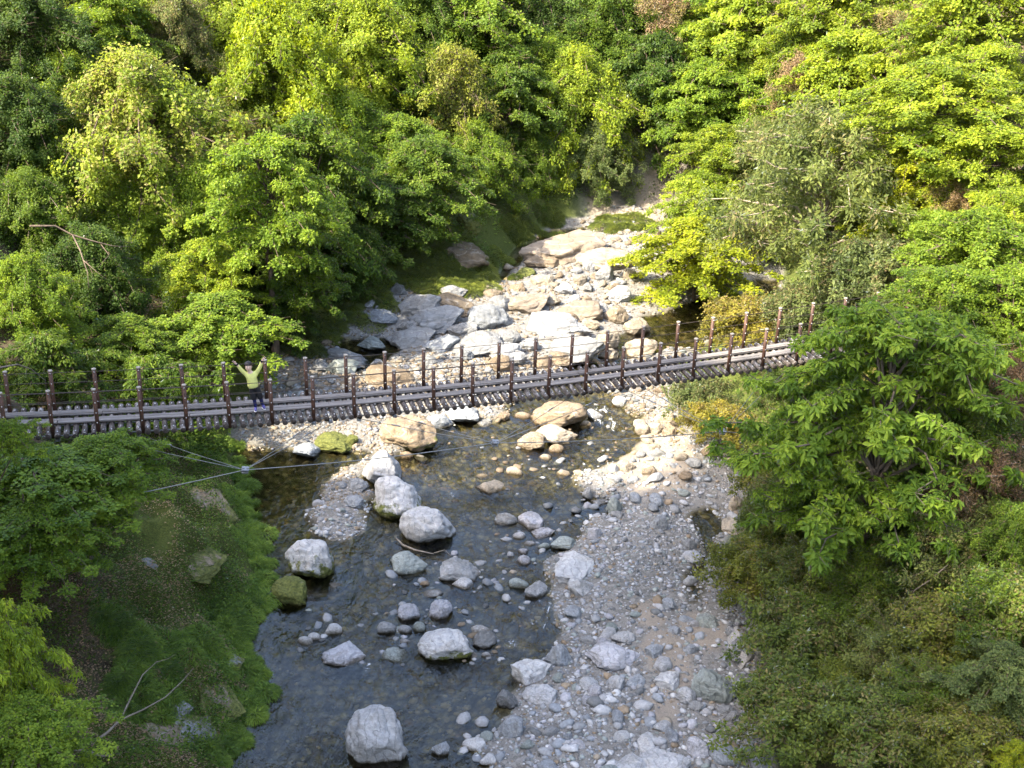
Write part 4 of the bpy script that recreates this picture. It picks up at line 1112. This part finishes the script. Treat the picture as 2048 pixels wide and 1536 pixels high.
U = scatter_visible(9500, -250, 2300, -150, 1600)
U = U[outside(U, 0.9)]
U = np.concatenate([U, scatter_visible(2600, 60, 560, 880, 1560)]); U = U[outside(U, 0.5)]
dens = fbm(U[:, 0], U[:, 1], 91, 3.0) + np.where((U[:, 0] < -5) & (U[:, 1] < 36), 0.05, 0.35)
U = U[dens + RNG.uniform(-0.5, 0.5, len(U)) > 0]
k = np.repeat(np.arange(len(U)), 22)
n = len(k)
hgt = RNG.uniform(0.15, 0.6, len(U))
off = RNG.normal(size=(n, 3)) * np.array([0.28, 0.28, 0.0]); off[:, 2] = RNG.random(n) * hgt[k]
P = U[k] + off
P[:, 2] = ground(P[:, 0], P[:, 1]) + off[:, 2]
D = RNG.normal(size=(n, 3)) * np.array([1, 1, 0.35]); N = np.array([0, 0, 1.0]) + RNG.normal(size=(n, 3)) * 0.4
LL = RNG.uniform(0.09, 0.20, n) * np.where(U[k, 1] < 36, 0.5, 0.95)
o = link('undergrowth', leaf_mesh('undergrowth', P, D, N, LL, LL * 0.55, np.clip(RNG.normal(0.45, 0.2, n) + RNG.normal(0, 0.2, len(U))[k], 0, 1), np.zeros(n)))
o.color = (0.098, 0.155, 0.030, 1)
tag(o, 'low leafy undergrowth covering the forest floor', 'undergrowth', None, 'stuff')

Lt = scatter_visible(22000, 120, 560, 880, 1560)
Lt = Lt[outside(Lt, 0.35)]
Lt = Lt[fbm(Lt[:, 0], Lt[:, 1], 97, 2.4) + RNG.uniform(-0.4, 0.4, len(Lt)) > 0.0]
n = len(Lt)
Lt[:, 2] += RNG.uniform(0.01, 0.10, n)
o = link('leaf_litter', leaf_mesh('leaf_litter', Lt, RNG.normal(size=(n, 3)) * np.array([1, 1, .2]), np.array([0, 0, 1.0]) + RNG.normal(size=(n, 3)) * 0.4, RNG.uniform(0.035, 0.09, n), RNG.uniform(0.02, 0.045, n), RNG.random(n), RNG.uniform(0.0, 1, n)))
o.color = (0.36, 0.28, 0.19, 1)
tag(o, 'dry brown fallen leaves on the mossy left bank', 'leaf litter', None, 'stuff')

def grass(name, centres, rads, per, L, col, label, hang):
    centres = np.array(centres); rads = np.array(rads)
    k = np.repeat(np.arange(len(centres)), per); n = len(k)
    a = RNG.uniform(0, 6.28, n); rr = np.sqrt(RNG.random(n))
    P = centres[k].copy()
    P[:, 0] += np.cos(a) * rr * rads[k]; P[:, 1] += np.sin(a) * rr * rads[k]
    P[:, 2] = np.maximum(ground(P[:, 0], P[:, 1]), wl(P[:, 1]) - 0.02) + 0.45 * rads[k] * np.sqrt(np.maximum(0, 1 - rr ** 2))
    D = np.stack([np.cos(a) * (0.35 + rr), np.sin(a) * (0.35 + rr), 0.75 - rr * hang], 1) + RNG.normal(size=(n, 3)) * 0.3
    LL = L * RNG.uniform(0.6, 1.3, n)
    me = leaf_mesh(name, P, D, np.stack([-np.cos(a) * 0.3, -np.sin(a) * 0.3, 1 + 0 * a], 1), LL, LL * 0.16, np.clip(0.5 + RNG.normal(0, 0.16, len(centres))[k] + RNG.normal(0, 0.14, n), 0, 1), np.zeros(n), wide=0.35, droop=0.45)
    o = link(name, me); o.color = (*col, 1)
    return tag(o, label, 'grass', None, 'stuff')
EDGE = [(505, 1430), (520, 1390), (512, 1350), (500, 1320), (470, 1270), (490, 1285), (500, 1240), (520, 1215), (528, 1180), (530, 1150), (522, 1110), (518, 1080),
        (505, 1050), (500, 1020), (492, 990), (486, 960), (478, 930), (470, 900), (440, 1240), (400, 1280), (360, 1300), (420, 1300), (450, 1330), (330, 1330), (300, 1380),
        (470, 1440), (440, 1500), (480, 1490), (270, 1330), (240, 1370), (300, 1300), (340, 1420), (260, 1430), (230, 1260), (280, 1270)]
cs, rs = [], []
for ex, ey in EDGE:
    for _ in range(6):
        p, t = at(ex + random.uniform(-26, 12), ey + random.uniform(-22, 22))
        cs.append(p); rs.append(random.choice((0.10, 0.14, 0.2, 0.28, 0.40)) * random.uniform(.8, 1.15))
grass('bank_grass', cs, rs, 520, 0.15, (0.165, 0.245, 0.055), 'soft green grass cushions hanging along the left water edge', 0.9)
cs, rs = [], []
for ex, ey, n_ in [(640, 660, 10), (700, 630, 10), (690, 590, 10), (600, 690, 6), (740, 600, 8), (860, 520, 22), (900, 570, 22), (860, 560, 8), (820, 540, 22), (1020, 470, 12), (1080, 455, 10), (990, 540, 6), (1240, 455, 8), (1280, 440, 8), (960, 560, 6), (880, 490, 8), (650, 620, 6)]:
    for _ in range(n_):
        p, t = at(ex + random.uniform(-45, 45), ey + random.uniform(-22, 22))
        cs.append(p); rs.append(random.uniform(0.25, 0.6))
grass('meadow_grass', cs, rs, 430, 0.17, (0.135, 0.165, 0.036), 'sunny grass on the low left bank beyond the bridge', 0.6)

for bx, by, bw, bh, tone, ms_, lb in [(345, 1415, 90, 60, 'grey', .66, 'pale lichened rock outcrop on the left bank below the fallen branch'), (460, 1325, 70, 44, 'grey', .72, 'small pale mossy outcrop above the grass cushions'),
        (298, 1128, 40, 26, 'grey', .3, 'grey stone bedded in the leaf litter of the left bank'), (395, 1465, 110, 60, 'grey', .75, 'broad mossy outcrop at the foot of the left bank'), *[(a_, b_, c_, 60, 'brown', .70 + .05 * (q_ % 3), 'rounded hump of mossy rock on the steep left bank') for q_, (a_, b_, c_) in enumerate([(420, 1010, 120), (390, 1120, 150), (440, 1400, 110), (330, 1480, 130)])]]:
    c, t = at(bx, by, 0.05)
    o = link('rock_outcrop', random.choice(ROCK_ANG))
    q = bw * t / F_PX / 2
    o.location = c; o.scale = (q * 1.1, q * .9, q * (.17 if lb.startswith('rounded') else .28)); o.rotation_euler = (R(6), R(26), R(random.uniform(-20, 20)))
    o.color = (*TONE[tone], ms_); tag(o, lb, 'rock', 'mossy rock humps on the left bank' if lb.startswith('rounded hump') else None)
# ---------------------------------------------------------------- footbridge
BAZ = R(16.6)
BP0 = Vector((-0.98, 29.03, 6.52))
bu = Vector((math.cos(BAZ), math.sin(BAZ), 0)); bn = Vector((-math.sin(BAZ), math.cos(BAZ), 0))
def bz(s): return 0.0088 * s + 0.0031 * s * s
def bslope(s): return math.atan(0.0088 + 0.0062 * s)
bridge = empty('suspension_bridge', BP0, BAZ)
tag(bridge, 'log-decked suspension footbridge with brown posts spanning the creek', 'bridge')

def log_mesh(seed):
    rg = random.Random(seed)
    bm = bmesh.new()
    n, ring = 14, []
    ys = [-0.17, -0.165, 0.1, 0.45, 0.8, 1.15, 1.395, 1.40]
    for j, yy in enumerate(ys):
        r = 0.066 * (1 + rg.uniform(-0.05, 0.05)) * (0.90 if j in (0, 7) else 1)
        cx, cz = rg.uniform(-.004, .004), rg.uniform(-.004, .004)
        ring.append([bm.verts.new((cx + r * math.cos(2 * math.pi * k / n), yy, cz + r * math.sin(2 * math.pi * k / n))) for k in range(n)])
    for a, b in zip(ring, ring[1:]):
        for k in range(n): bm.faces.new((a[k], a[(k + 1) % n], b[(k + 1) % n], b[k]))
    bm.faces.new(ring[0][::-1]).material_index = 1
    bm.faces.new(ring[-1]).material_index = 1
    bmesh.ops.recalc_face_normals(bm, faces=bm.faces[:])
    me = bm_mesh('log', bm, True)
    me.materials.append(M_LOG); me.materials.append(M_END)
    return me
M_END = mat_plain('log_end', (0.055, 0.045, 0.038), 0.9, 0.5, 25)
LOGS = [log_mesh(k) for k in range(6)]
NUT = box_mesh('bolt', -0.014, 0.014, -0.014, 0.014, 0.0, 0.016, 0.003); NUT.materials.append(M_BOLT)
k = 0
s = -15.9
while s < 17.4:
    lg = link('log', random.choice(LOGS), bridge)
    lg.location = (s + random.uniform(-.008, .008), random.uniform(-.02, .02), bz(s) + random.uniform(-.004, .004)); lg.rotation_euler = (0, random.uniform(0, 6.28) * 0 - bslope(s), R(random.uniform(-.7, .7)))
    nb = link('bolt', NUT, lg); nb.location = (0, -0.03, 0.062)
    nb = link('bolt', NUT, lg); nb.location = (0, 1.27, 0.062)
    s += 0.2
# walkway boards: two lanes of two boards
for li, (y0, y1) in enumerate(((0.34, 0.455), (0.468, 0.583), (0.775, 0.89), (0.903, 1.018))):
    s0 = -15.9 + (li % 2) * 0.0 + (0 if li < 2 else 1.0) + 0.35 * (li % 2)
    while s0 < 17:
        L_ = min(3.0, 17.3 - s0)
        if L_ < 0.5: break
        me = bpy.data.meshes.get('board_%d' % round(L_ * 10))
        if me is None:
            me = box_mesh('board_%d' % round(L_ * 10), 0, L_ - 0.012, 0, 0.115, 0, 0.038, 0.005); me.materials.append(M_PLANK)
        b = link('board', me, bridge)
        za, zb = bz(s0), bz(s0 + L_)
        sag = bz(s0 + L_ / 2) - (za + zb) / 2
        b.location = (s0, y0 + random.uniform(-.004, .004), za + 0.078 + random.uniform(0, .006)); b.rotation_euler = (0, -math.atan2(zb - za, L_), 0)
        s0 += L_
# posts
PH = 1.09
def post_mesh():
    T = Tubes().add([(0, 0, -0.10), (0, 0, PH - 0.03)], 0.047, 12)
    me = T.mesh('post'); me.materials.append(M_POST); return me
def cap_mesh():
    T = Tubes().add([(0, 0, PH - 0.03), (0, 0, PH - 0.025), (0, 0, PH), (0, 0, PH + 0.008)], [0.049, 0.054, 0.054, 0.040], 12)
    me = T.mesh('cap', False); me.materials.append(M_CAP); return me
PM, CM_ = post_mesh(), cap_mesh()
_t = Tubes().add([(0, -0.046, 0), (0, -0.060, 0)], [0.017, 0.013], 6); BM = _t.mesh('bolt'); BM.materials.append(M_BOLT)
_t = Tubes().add([(-0.075, 0, -0.02), (0.075, 0, -0.02)], [0.02, 0.02], 6); BR = _t.mesh('foot_bracket'); BR.materials.append(M_POST)
WZ = (1.02, 0.76, 0.50, 0.25)
for i in range(-5, 29):
    for yy in (0.0, 1.21):
        p = link('post', PM, bridge); p.location = (i - 11, yy, bz(i - 11)); p.rotation_euler = (R(random.uniform(-.8, .8)), R(random.uniform(-.8, .8)), 0)
        c = link('cap', CM_, p)
        f = link('foot_bracket', BR, p); f.location = (0, 0, -0.055)
        for zz in WZ:
            q = link('bolt', BM, p); q.location = (0, 0, zz)
def run(y, dz, r, name, mat, sides=5):
    pts = [(s * 0.5, y, bz(s * 0.5) + dz) for s in range(-32, 35)]
    me = Tubes().add(pts, r, sides).mesh(name); me.materials.append(mat)
    return link(name, me, bridge)
for yy in (0.0, 1.21):
    for zz in WZ: run(yy, zz, 0.0085, 'rail_wire', M_RWIRE)
for yy in (0.06, 0.6, 1.15): run(yy, -0.085, 0.019, 'main_cable', M_CABLE, 6)
# wind stays on the near side
def on_plane(px, py, yl):
    d = Vector(ray(px, py)); t = (bn * yl + BP0 - Vector(CAM)).dot(bn) / d.dot(bn)
    P = Vector(CAM) + d * t
    q = P - BP0
    return Vector((q.dot(bu), q.dot(bn), q.z))
HUBS = [on_plane(-75, 1050, -2.3), on_plane(490, 940, -2.3), on_plane(990, 886, -2.3), on_plane(1445, 863, -2.3)]
ends = [on_plane(-420, 1120, -2.6)] + HUBS + [on_plane(1760, 876, -2.6)]
pts = []
for a, b in zip(ends, ends[1:]):
    for j in range(6): pts.append(a.lerp(b, j / 6) - Vector((0, 0, 0.07 * math.sin(math.pi * j / 6))))
pts.append(ends[-1])
me = Tubes().add(pts, 0.012, 6).mesh('stay_cable'); me.materials.append(M_CABLE); link('stay_cable', me, bridge)
bm = bmesh.new()
for zz in (-0.045, 0.045):
    r_ = bmesh.ops.create_cube(bm, size=1.0)
    for v in r_['verts']: v.co = Vector((v.co.x * 0.15, v.co.y * 0.12, v.co.z * 0.035 + zz))
for xx in (-0.045, 0.045):
    r_ = bmesh.ops.create_cone(bm, segments=8, radius1=0.022, radius2=0.022, depth=0.17, cap_ends=True)
    for v in r_['verts']: v.co.x += xx
CLM = bm_mesh('clamp', bm); CLM.materials.append(M_CLAMP)
for h in HUBS[1:]:
    c = link('cable_clamp', CLM, bridge); c.location = h; c.rotation_euler = (R(25), R(8), 0)
BRK = box_mesh('stay_bracket', -0.05, 0.05, -0.05, 0.05, -0.05, 0.03, 0.008); BRK.materials.append(M_CLAMP)
for hi, ss in ((0, (-9.25, -9.9)), (1, (-9.0, -8.1, -4.0, -3.6)), (2, (-2.9, -2.0, 2.6, 4.0)), (3, (4.1, 4.6, 8.2, 8.8))):
    for s in ss:
        a, b = HUBS[hi], Vector((s, -0.05, bz(s) - 0.11))
        me = Tubes().add([a, a.lerp(b, .5) - Vector((0, 0, .03)), b], 0.0085, 5).mesh('stay_wire'); me.materials.append(M_CABLE)
        link('stay_wire', me, bridge)
        bk = link('stay_bracket', BRK, bridge); bk.location = b
        tb = a.lerp(b, 0.72)                           # turnbuckle
        dv = (b - a).normalized()
        me = Tubes().add([tb - dv * .12, tb - dv * .10, tb + dv * .10, tb + dv * .12], [.006, .016, .016, .006], 6).mesh('turnbuckle'); me.materials.append(M_CLAMP)
        link('turnbuckle', me, bridge)

# ---------------------------------------------------------------- the child on the bridge
def skin_mesh(name, verts, edges, radii, mat, sub=2, root=0):
    me = bpy.data.meshes.new(name)
    me.from_pydata(verts, edges, [])
    o = bpy.data.objects.new(name, me); COL.objects.link(o)
    md = o.modifiers.new('skin', 'SKIN'); md.use_smooth_shade = True
    for i, r_ in enumerate(radii):
        sv = me.skin_vertices[0].data[i]
        sv.radius = r_ if isinstance(r_, tuple) else (r_, r_)
        sv.use_root = (i == root)
    sd_ = o.modifiers.new('sub', 'SUBSURF'); sd_.levels = sub; sd_.render_levels = sub
    dg = bpy.context.evaluated_depsgraph_get(); dg.update()
    res = bpy.data.meshes.new_from_object(o.evaluated_get(dg))
    bpy.data.objects.remove(o); bpy.data.meshes.remove(me)
    res.materials.clear(); res.materials.append(mat)
    for p in res.polygons: p.use_smooth = True
    return res
M_SKIN = mat_plain('skin', (0.66, 0.47, 0.37), 0.55, 0.08, 30)
M_HAIR = mat_plain('hair', (0.018, 0.014, 0.013), 0.45, 0.4, 60)
M_SHIRT = mat_plain('yellow_jersey', (0.66, 0.68, 0.22), 0.75, 0.10, 30)
M_SHORT = mat_plain('black_shorts', (0.014, 0.014, 0.016), 0.8, 0.3, 30)
M_LEG = mat_plain('blue_leggings', (0.014, 0.018, 0.09), 0.7, 0.2, 30)
M_SHOE = mat_plain('violet_shoe', (0.10, 0.09, 0.30), 0.5, 0.3, 40)
M_SOLE = mat_plain('white_sole', (0.7, 0.7, 0.7), 0.5, 0.1, 40)
M_DARKB = mat_plain('black_band', (0.01, 0.01, 0.012), 0.7, 0.3, 40)
M_LIP = mat_plain('lips', (0.36, 0.12, 0.10), 0.5, 0.1, 40)

s_p = -5.25
foot = BP0 + bu * s_p + bn * 0.46 + Vector((0, 0, bz(s_p) + 0.120))
dirc = Vector((CAM[0], CAM[1], 0)) - Vector((foot.x, foot.y, 0))
child = empty('person', foot, math.atan2(dirc.x, -dirc.y))
tag(child, 'child in yellow long-sleeved shirt on the bridge with both arms raised in V signs', 'person')
HX = -0.20
aL, aR = (-0.085, -0.06, 0.07), (0.085, 0.04, 0.07)
kL, kR = (-0.115, -0.05, 0.33), (0.035, -0.02, 0.33)
hL, hR = (-0.175, 0.0, 0.585), (-0.045, 0.0, 0.585)
PV, WA, CH, SH, NK, HD1, HD2, HD3 = (-0.11, 0, 0.60), (-0.125, 0, 0.72), (-0.145, 0, 0.86), (-0.15, 0, 0.945), (-0.175, 0, 1.01), (HX, -0.008, 1.07), (HX, -0.005, 1.145), (HX, 0.0, 1.205)
sL, eL, wL = (-0.275, 0, 0.945), (-0.385, -0.02, 1.085), (-0.475, -0.05, 1.245)
sR, eR, wR_ = (-0.03, 0, 0.945), (0.070, -0.02, 1.110), (0.130, -0.04, 1.290)
V = [PV, WA, CH, SH, NK, HD1, HD2, HD3, hL, kL, aL, hR, kR, aR, sL, eL, wL, sR, eR, wR_]
E_ = [(0, 1), (1, 2), (2, 3), (3, 4), (4, 5), (5, 6), (6, 7), (0, 8), (8, 9), (9, 10), (0, 11), (11, 12), (12, 13), (3, 14), (14, 15), (15, 16), (3, 17), (17, 18), (18, 19)]
RD = [.078, .076, .084, .068, .038, .074, .092, .066, .060, .043, .028, .060, .043, .028, .043, .032, .023, .043, .032, .023]
# hands: palm and five fingers, index and middle spread in a V
def hand(base, wrist_i, dirv, side):
    d = Vector(dirv).normalized(); sx = Vector((0, -1, 0)).cross(d).normalized() * side; f = Vector((0, -1, 0))
    b = Vector(base)
    def add(p, r, par):
        V.append(tuple(p)); RD.append(r); E_.append((par, len(V) - 1)); return len(V) - 1
    pc = add(b + d * 0.030, (0.024, 0.016), wrist_i)
    pk = add(b + d * 0.058, (0.026, 0.014), pc)
    for off_, spread, ln, curl in ((0.018, 0.34, 0.058, 0), (0.006, -0.10, 0.064, 0), (-0.007, -0.15, 0.030, 1), (-0.018, -0.25, 0.026, 1)):
        r0 = add(b + d * 0.068 + sx * off_, 0.0085, pk)
        dd = (d + sx * spread).normalized()
        if curl:
            m_ = add(b + d * 0.068 + sx * off_ + dd * ln * 0.7 + f * 0.014, 0.008, r0)
            add(b + d * 0.060 + sx * off_ + f * 0.034, 0.0075, m_)
        else:
            m_ = add(b + d * 0.068 + sx * off_ + dd * ln * 0.5, 0.008, r0)
            add(b + d * 0.068 + sx * off_ + dd * ln + f * 0.004, 0.0065, m_)
    t0 = add(b + d * 0.035 + sx * 0.028 + f * 0.008, 0.0095, pc)
    add(b + d * 0.055 + sx * 0.020 + f * 0.030, 0.0085, t0)
hand(wL, 16, Vector(wL) - Vector(eL) + Vector((-.02, 0, 0)), 1)
hand(wR_, 19, Vector(wR_) - Vector(eR) + Vector((.05, 0, 0)), -1)
bmm = skin_mesh('body', V, E_, RD, M_SKIN)
# shape the face: nose, brow, chin, ears on the same surface
for v in bmm.vertices:
    c = v.co
    if c.z > 1.04:
        for q, rad_, push in ((Vector((HX, -0.085, 1.125)), 0.022, Vector((0, -0.016, 0))), (Vector((HX - 0.083, 0.005, 1.13)), 0.026, Vector((-0.016, 0, 0))), (Vector((HX + 0.083, 0.005, 1.13)), 0.026, Vector((0.016, 0, 0))), (Vector((HX, -0.06, 1.05)), 0.03, Vector((0, -0.008, -0.006)))):
            e_ = (c - q).length / rad_
            if e_ < 1: v.co = v.co + push * (1 - e_ * e_)
link('body', bmm, child)
# clothes
shirt = skin_mesh('shirt', [(-0.115, 0, 0.53), WA, CH, SH, (-0.168, 0, 0.985), sL, eL, (-0.462, -0.045, 1.22), sR, eR, (0.122, -0.037, 1.265)],
                  [(0, 1), (1, 2), (2, 3), (3, 4), (3, 5), (5, 6), (6, 7), (3, 8), (8, 9), (9, 10)],
                  [.150, .140, .128, .092, .050, .062, .052, .042, .062, .052, .042], M_SHIRT)
for v in shirt.vertices: v.co.y *= 0.78
link('shirt', shirt, child)
kz = lambda a, b, t: tuple(a[i] + (b[i] - a[i]) * t for i in range(3))
shorts = skin_mesh('shorts', [(-0.11, 0, 0.66), (-0.11, 0, 0.56), hL, kz(hL, kL, 1.25), hR, kz(hR, kR, 1.25)], [(0, 1), (1, 2), (2, 3), (1, 4), (4, 5)],
                   [.122, .110, .086, .076, .086, .076], M_SHORT)
link('shorts', shorts, child)
for k_, a_ in ((kL, aL), (kR, aR)):
    link('legging', skin_mesh('legging', [kz(k_, a_, -.35), kz(k_, a_, .45), kz(k_, a_, 1.0)], [(0, 1), (1, 2)], [.050, .047, .034], M_LEG), child)
for a_, tw in ((aL, -0.02), (aR, 0.05)):
    sh = skin_mesh('shoe', [(a_[0], a_[1] + 0.035, 0.045), (a_[0], a_[1] - 0.02, 0.048), (a_[0] + tw, a_[1] - 0.10, 0.034), (a_[0], a_[1] + 0.01, 0.085)], [(0, 1), (1, 2), (1, 3)], [.036, .038, .030, .036], M_SHOE)
    shoe = link('shoe', sh, child)
    sm = skin_mesh('sole', [(a_[0], a_[1] + 0.045, 0.010), (a_[0] + tw * .3, a_[1] - 0.03, 0.010), (a_[0] + tw, a_[1] - 0.115, 0.010)], [(0, 1), (1, 2)], [(.036, .010), (.038, .010), (.030, .010)], M_SOLE)
    link('sole', sm, shoe)
for w_, e_ in ((wL, eL), (wR_, eR)):
    a, b = Vector(kz(e_, w_, .80)), Vector(kz(e_, w_, 1.02))
    me = Tubes().add([a, a.lerp(b, .1), a.lerp(b, .9), b], [.028, .036, .034, .026], 12).mesh('wristband'); me.materials.append(M_DARKB)
    link('wristband', me, child)
bm = bmesh.new()
bmesh.ops.create_icosphere(bm, subdivisions=4, radius=1.0)
for v in bm.verts:
    p = v.co.copy()
    n_ = noise.fractal(p * 5, 1, 2, 3) * 0.05
    p = p * (1 + n_)
    v.co = Vector((HX + p.x * 0.104, 0.016 + p.y * 0.104, 1.186 + p.z * 0.084))
for v in [v for v in bm.verts if v.co.y < -0.030 and v.co.z < 1.190 or v.co.z < 1.10]: bm.verts.remove(v)
me = bm_mesh('hair', bm, True); me.materials.append(M_HAIR)
link('hair', me, child)
for xx in (-0.032, 0.032):
    bm = bmesh.new(); bmesh.ops.create_uvsphere(bm, u_segments=10, v_segments=6, radius=0.010)
    me = bm_mesh('eye', bm, True); me.materials.append(M_DARKB); e = link('eye', me, child); e.location = (HX + xx, -0.090, 1.143); e.scale = (1.1, .5, .7)
bm = bmesh.new(); bmesh.ops.create_uvsphere(bm, u_segments=10, v_segments=6, radius=0.018)
me = bm_mesh('mouth', bm, True); me.materials.append(M_LIP); e = link('mouth', me, child); e.location = (HX, -0.080, 1.085); e.scale = (1.2, .4, .45)

# ---------------------------------------------------------------- dead wood, driftwood, masonry
def dead(name, pixels, rads, label, cat, clear=None, dep=None, col=(.21, .18, .14), forks=()):
    pts = []
    for i, q in enumerate(pixels):
        if dep is not None: pts.append(Vector(CAM + ray(q[0], q[1]) * (dep + (q[2] if len(q) > 2 else 0))))
        else: pts.append(Vector(at(q[0], q[1], q[2] if len(q) > 2 else 0.1)[0]))
    e = empty(name, pts[0]); tag(e, label, cat)
    me = Tubes().add([p - pts[0] for p in pts], [r_ * .68 for r_ in rads], 7).mesh('stem'); me.materials.append(M_BARK)
    o = link('stem', me, e); o.color = (*col, 1)
    for f, fr in forks:
        fp = []
        for q in f:
            if dep is not None: fp.append(Vector(CAM + ray(q[0], q[1]) * (dep + (q[2] if len(q) > 2 else 0))))
            else: fp.append(Vector(at(q[0], q[1], q[2] if len(q) > 2 else 0.1)[0]))
        me = Tubes().add([p - pts[0] for p in fp], [r_ * .68 for r_ in fr], 6).mesh('fork'); me.materials.append(M_BARK)
        o = link('fork', me, e); o.color = (*col, 1)
    return e
dead('driftwood', [(792, 1076, .12), (806, 1090, .1), (830, 1100, .12), (868, 1108, .15)], [.03, .045, .045, .02], 'bleached driftwood stick under the big smooth pale boulder', 'driftwood', forks=(([(868, 1106, .15), (890, 1100, .2), (902, 1112, .1)], [.025, .02, .012]),))
dead('fallen_branch', [(132, 1498, .15), (165, 1500, .25), (215, 1465, .45), (240, 1440, .6), (262, 1395, .9), (285, 1350, 1.1), (315, 1322, 1.3)], [.055, .055, .045, .04, .03, .022, .010],
     'pale forked dead branch lying over the grassy left bank', 'branch',
     forks=(([(240, 1440, .6), (285, 1420, .7), (330, 1395, .8), (365, 1362, 1.0), (388, 1335, 1.1)], [.035, .03, .025, .018, .008]), ([(165, 1500, .25), (205, 1512, .15), (245, 1507, .1)], [.045, .04, .03]), ([(310, 1325, 1.3), (335, 1318, 1.3), (352, 1308, 1.4)], [.012, .010, .006])))
dead('bare_branch', [(60, 452, 4.6), (110, 452, 4.8), (145, 470, 4.9), (160, 500, 4.9), (175, 545, 4.7), (178, 575, 4.5)], [.05, .045, .038, .03, .02, .010],
     'bare grey-pink branch reaching out of the shaded evergreen', 'branch', col=(.13, .10, .075),
     forks=(([(145, 470, 4.9), (185, 482, 5.0), (225, 492, 5.1), (262, 494, 5.1)], [.045, .035, .022, .010]), ([(200, 486, 5.0), (218, 510, 4.9), (196, 535, 4.8)], [.018, .014, .006]), ([(166, 520, 4.8), (195, 545, 4.7), (215, 560, 4.6)], [.02, .014, .006])))
dead('arching_trunk', [(300, 672, 1.8), (330, 652, 2.0), (365, 637, 2.2), (400, 630, 2.4), (440, 634, 2.5)], [.09, .08, .065, .05, .02], 'pale arching trunk half hidden in the spreading maple', 'trunk', col=(.36, .29, .20),
     forks=(([(370, 636, 2.2), (400, 650, 2.3), (440, 662, 2.3)], [.035, .025, .010]),))
dead('bare_branch', [(0, 735, 1.6), (35, 729, 1.7), (62, 738, 1.7), (92, 762, 1.5)], [.035, .03, .022, .012], 'thin bare branch above the long-leaved shrub behind the handrail', 'branch', col=(.2, .17, .14))
dead('dead_stem', [(1785, 1260, .6), (1830, 1180, 1.3), (1860, 1160, 1.6), (1895, 1130, 2.0)], [.03, .025, .02, .01], 'leaning grey dead stem below the large-leaved tree', 'branch', col=(.2, .17, .14), forks=(([(1830, 1180, 1.3), (1800, 1186, 1.2)], [.014, .006]),))
# short masonry pier stub by the shrubs
c = on_water(1476, 1320); c[2] = float(ground(c[0], c[1]))
pier = empty('masonry_stub', c, R(-8)); tag(pier, 'low stub of old cobble masonry at the foot of the right bank', 'masonry')
me = rock_mesh('mortar', 901, 4, 10, 0.12); me.materials.clear(); me.materials.append(mat_plain('mortar', (0.27, 0.26, 0.24), 0.95, 0.35, 14, bump=0.8))
o = link('mortar', me, pier); o.scale = (0.36, 1.15, 0.26)
for j in range(34):
    o = link('cobble', random.choice(ROCK_SML), pier)
    yy = random.uniform(-1.0, 1.0); xx = random.uniform(-0.3, 0.25)
    o.location = (xx, yy, 0.20 * math.sqrt(max(0, 1 - (yy / 1.15) ** 2 - (xx / .45) ** 2)))
    q = random.uniform(0.06, 0.13); o.scale = (q, q * random.uniform(.7, 1), 0.07); o.rotation_euler = (0, 0, random.uniform(0, 6.28))
    o.color = (*TONE[random.choice(['grey', 'blue', 'green', 'lav'])], 0)
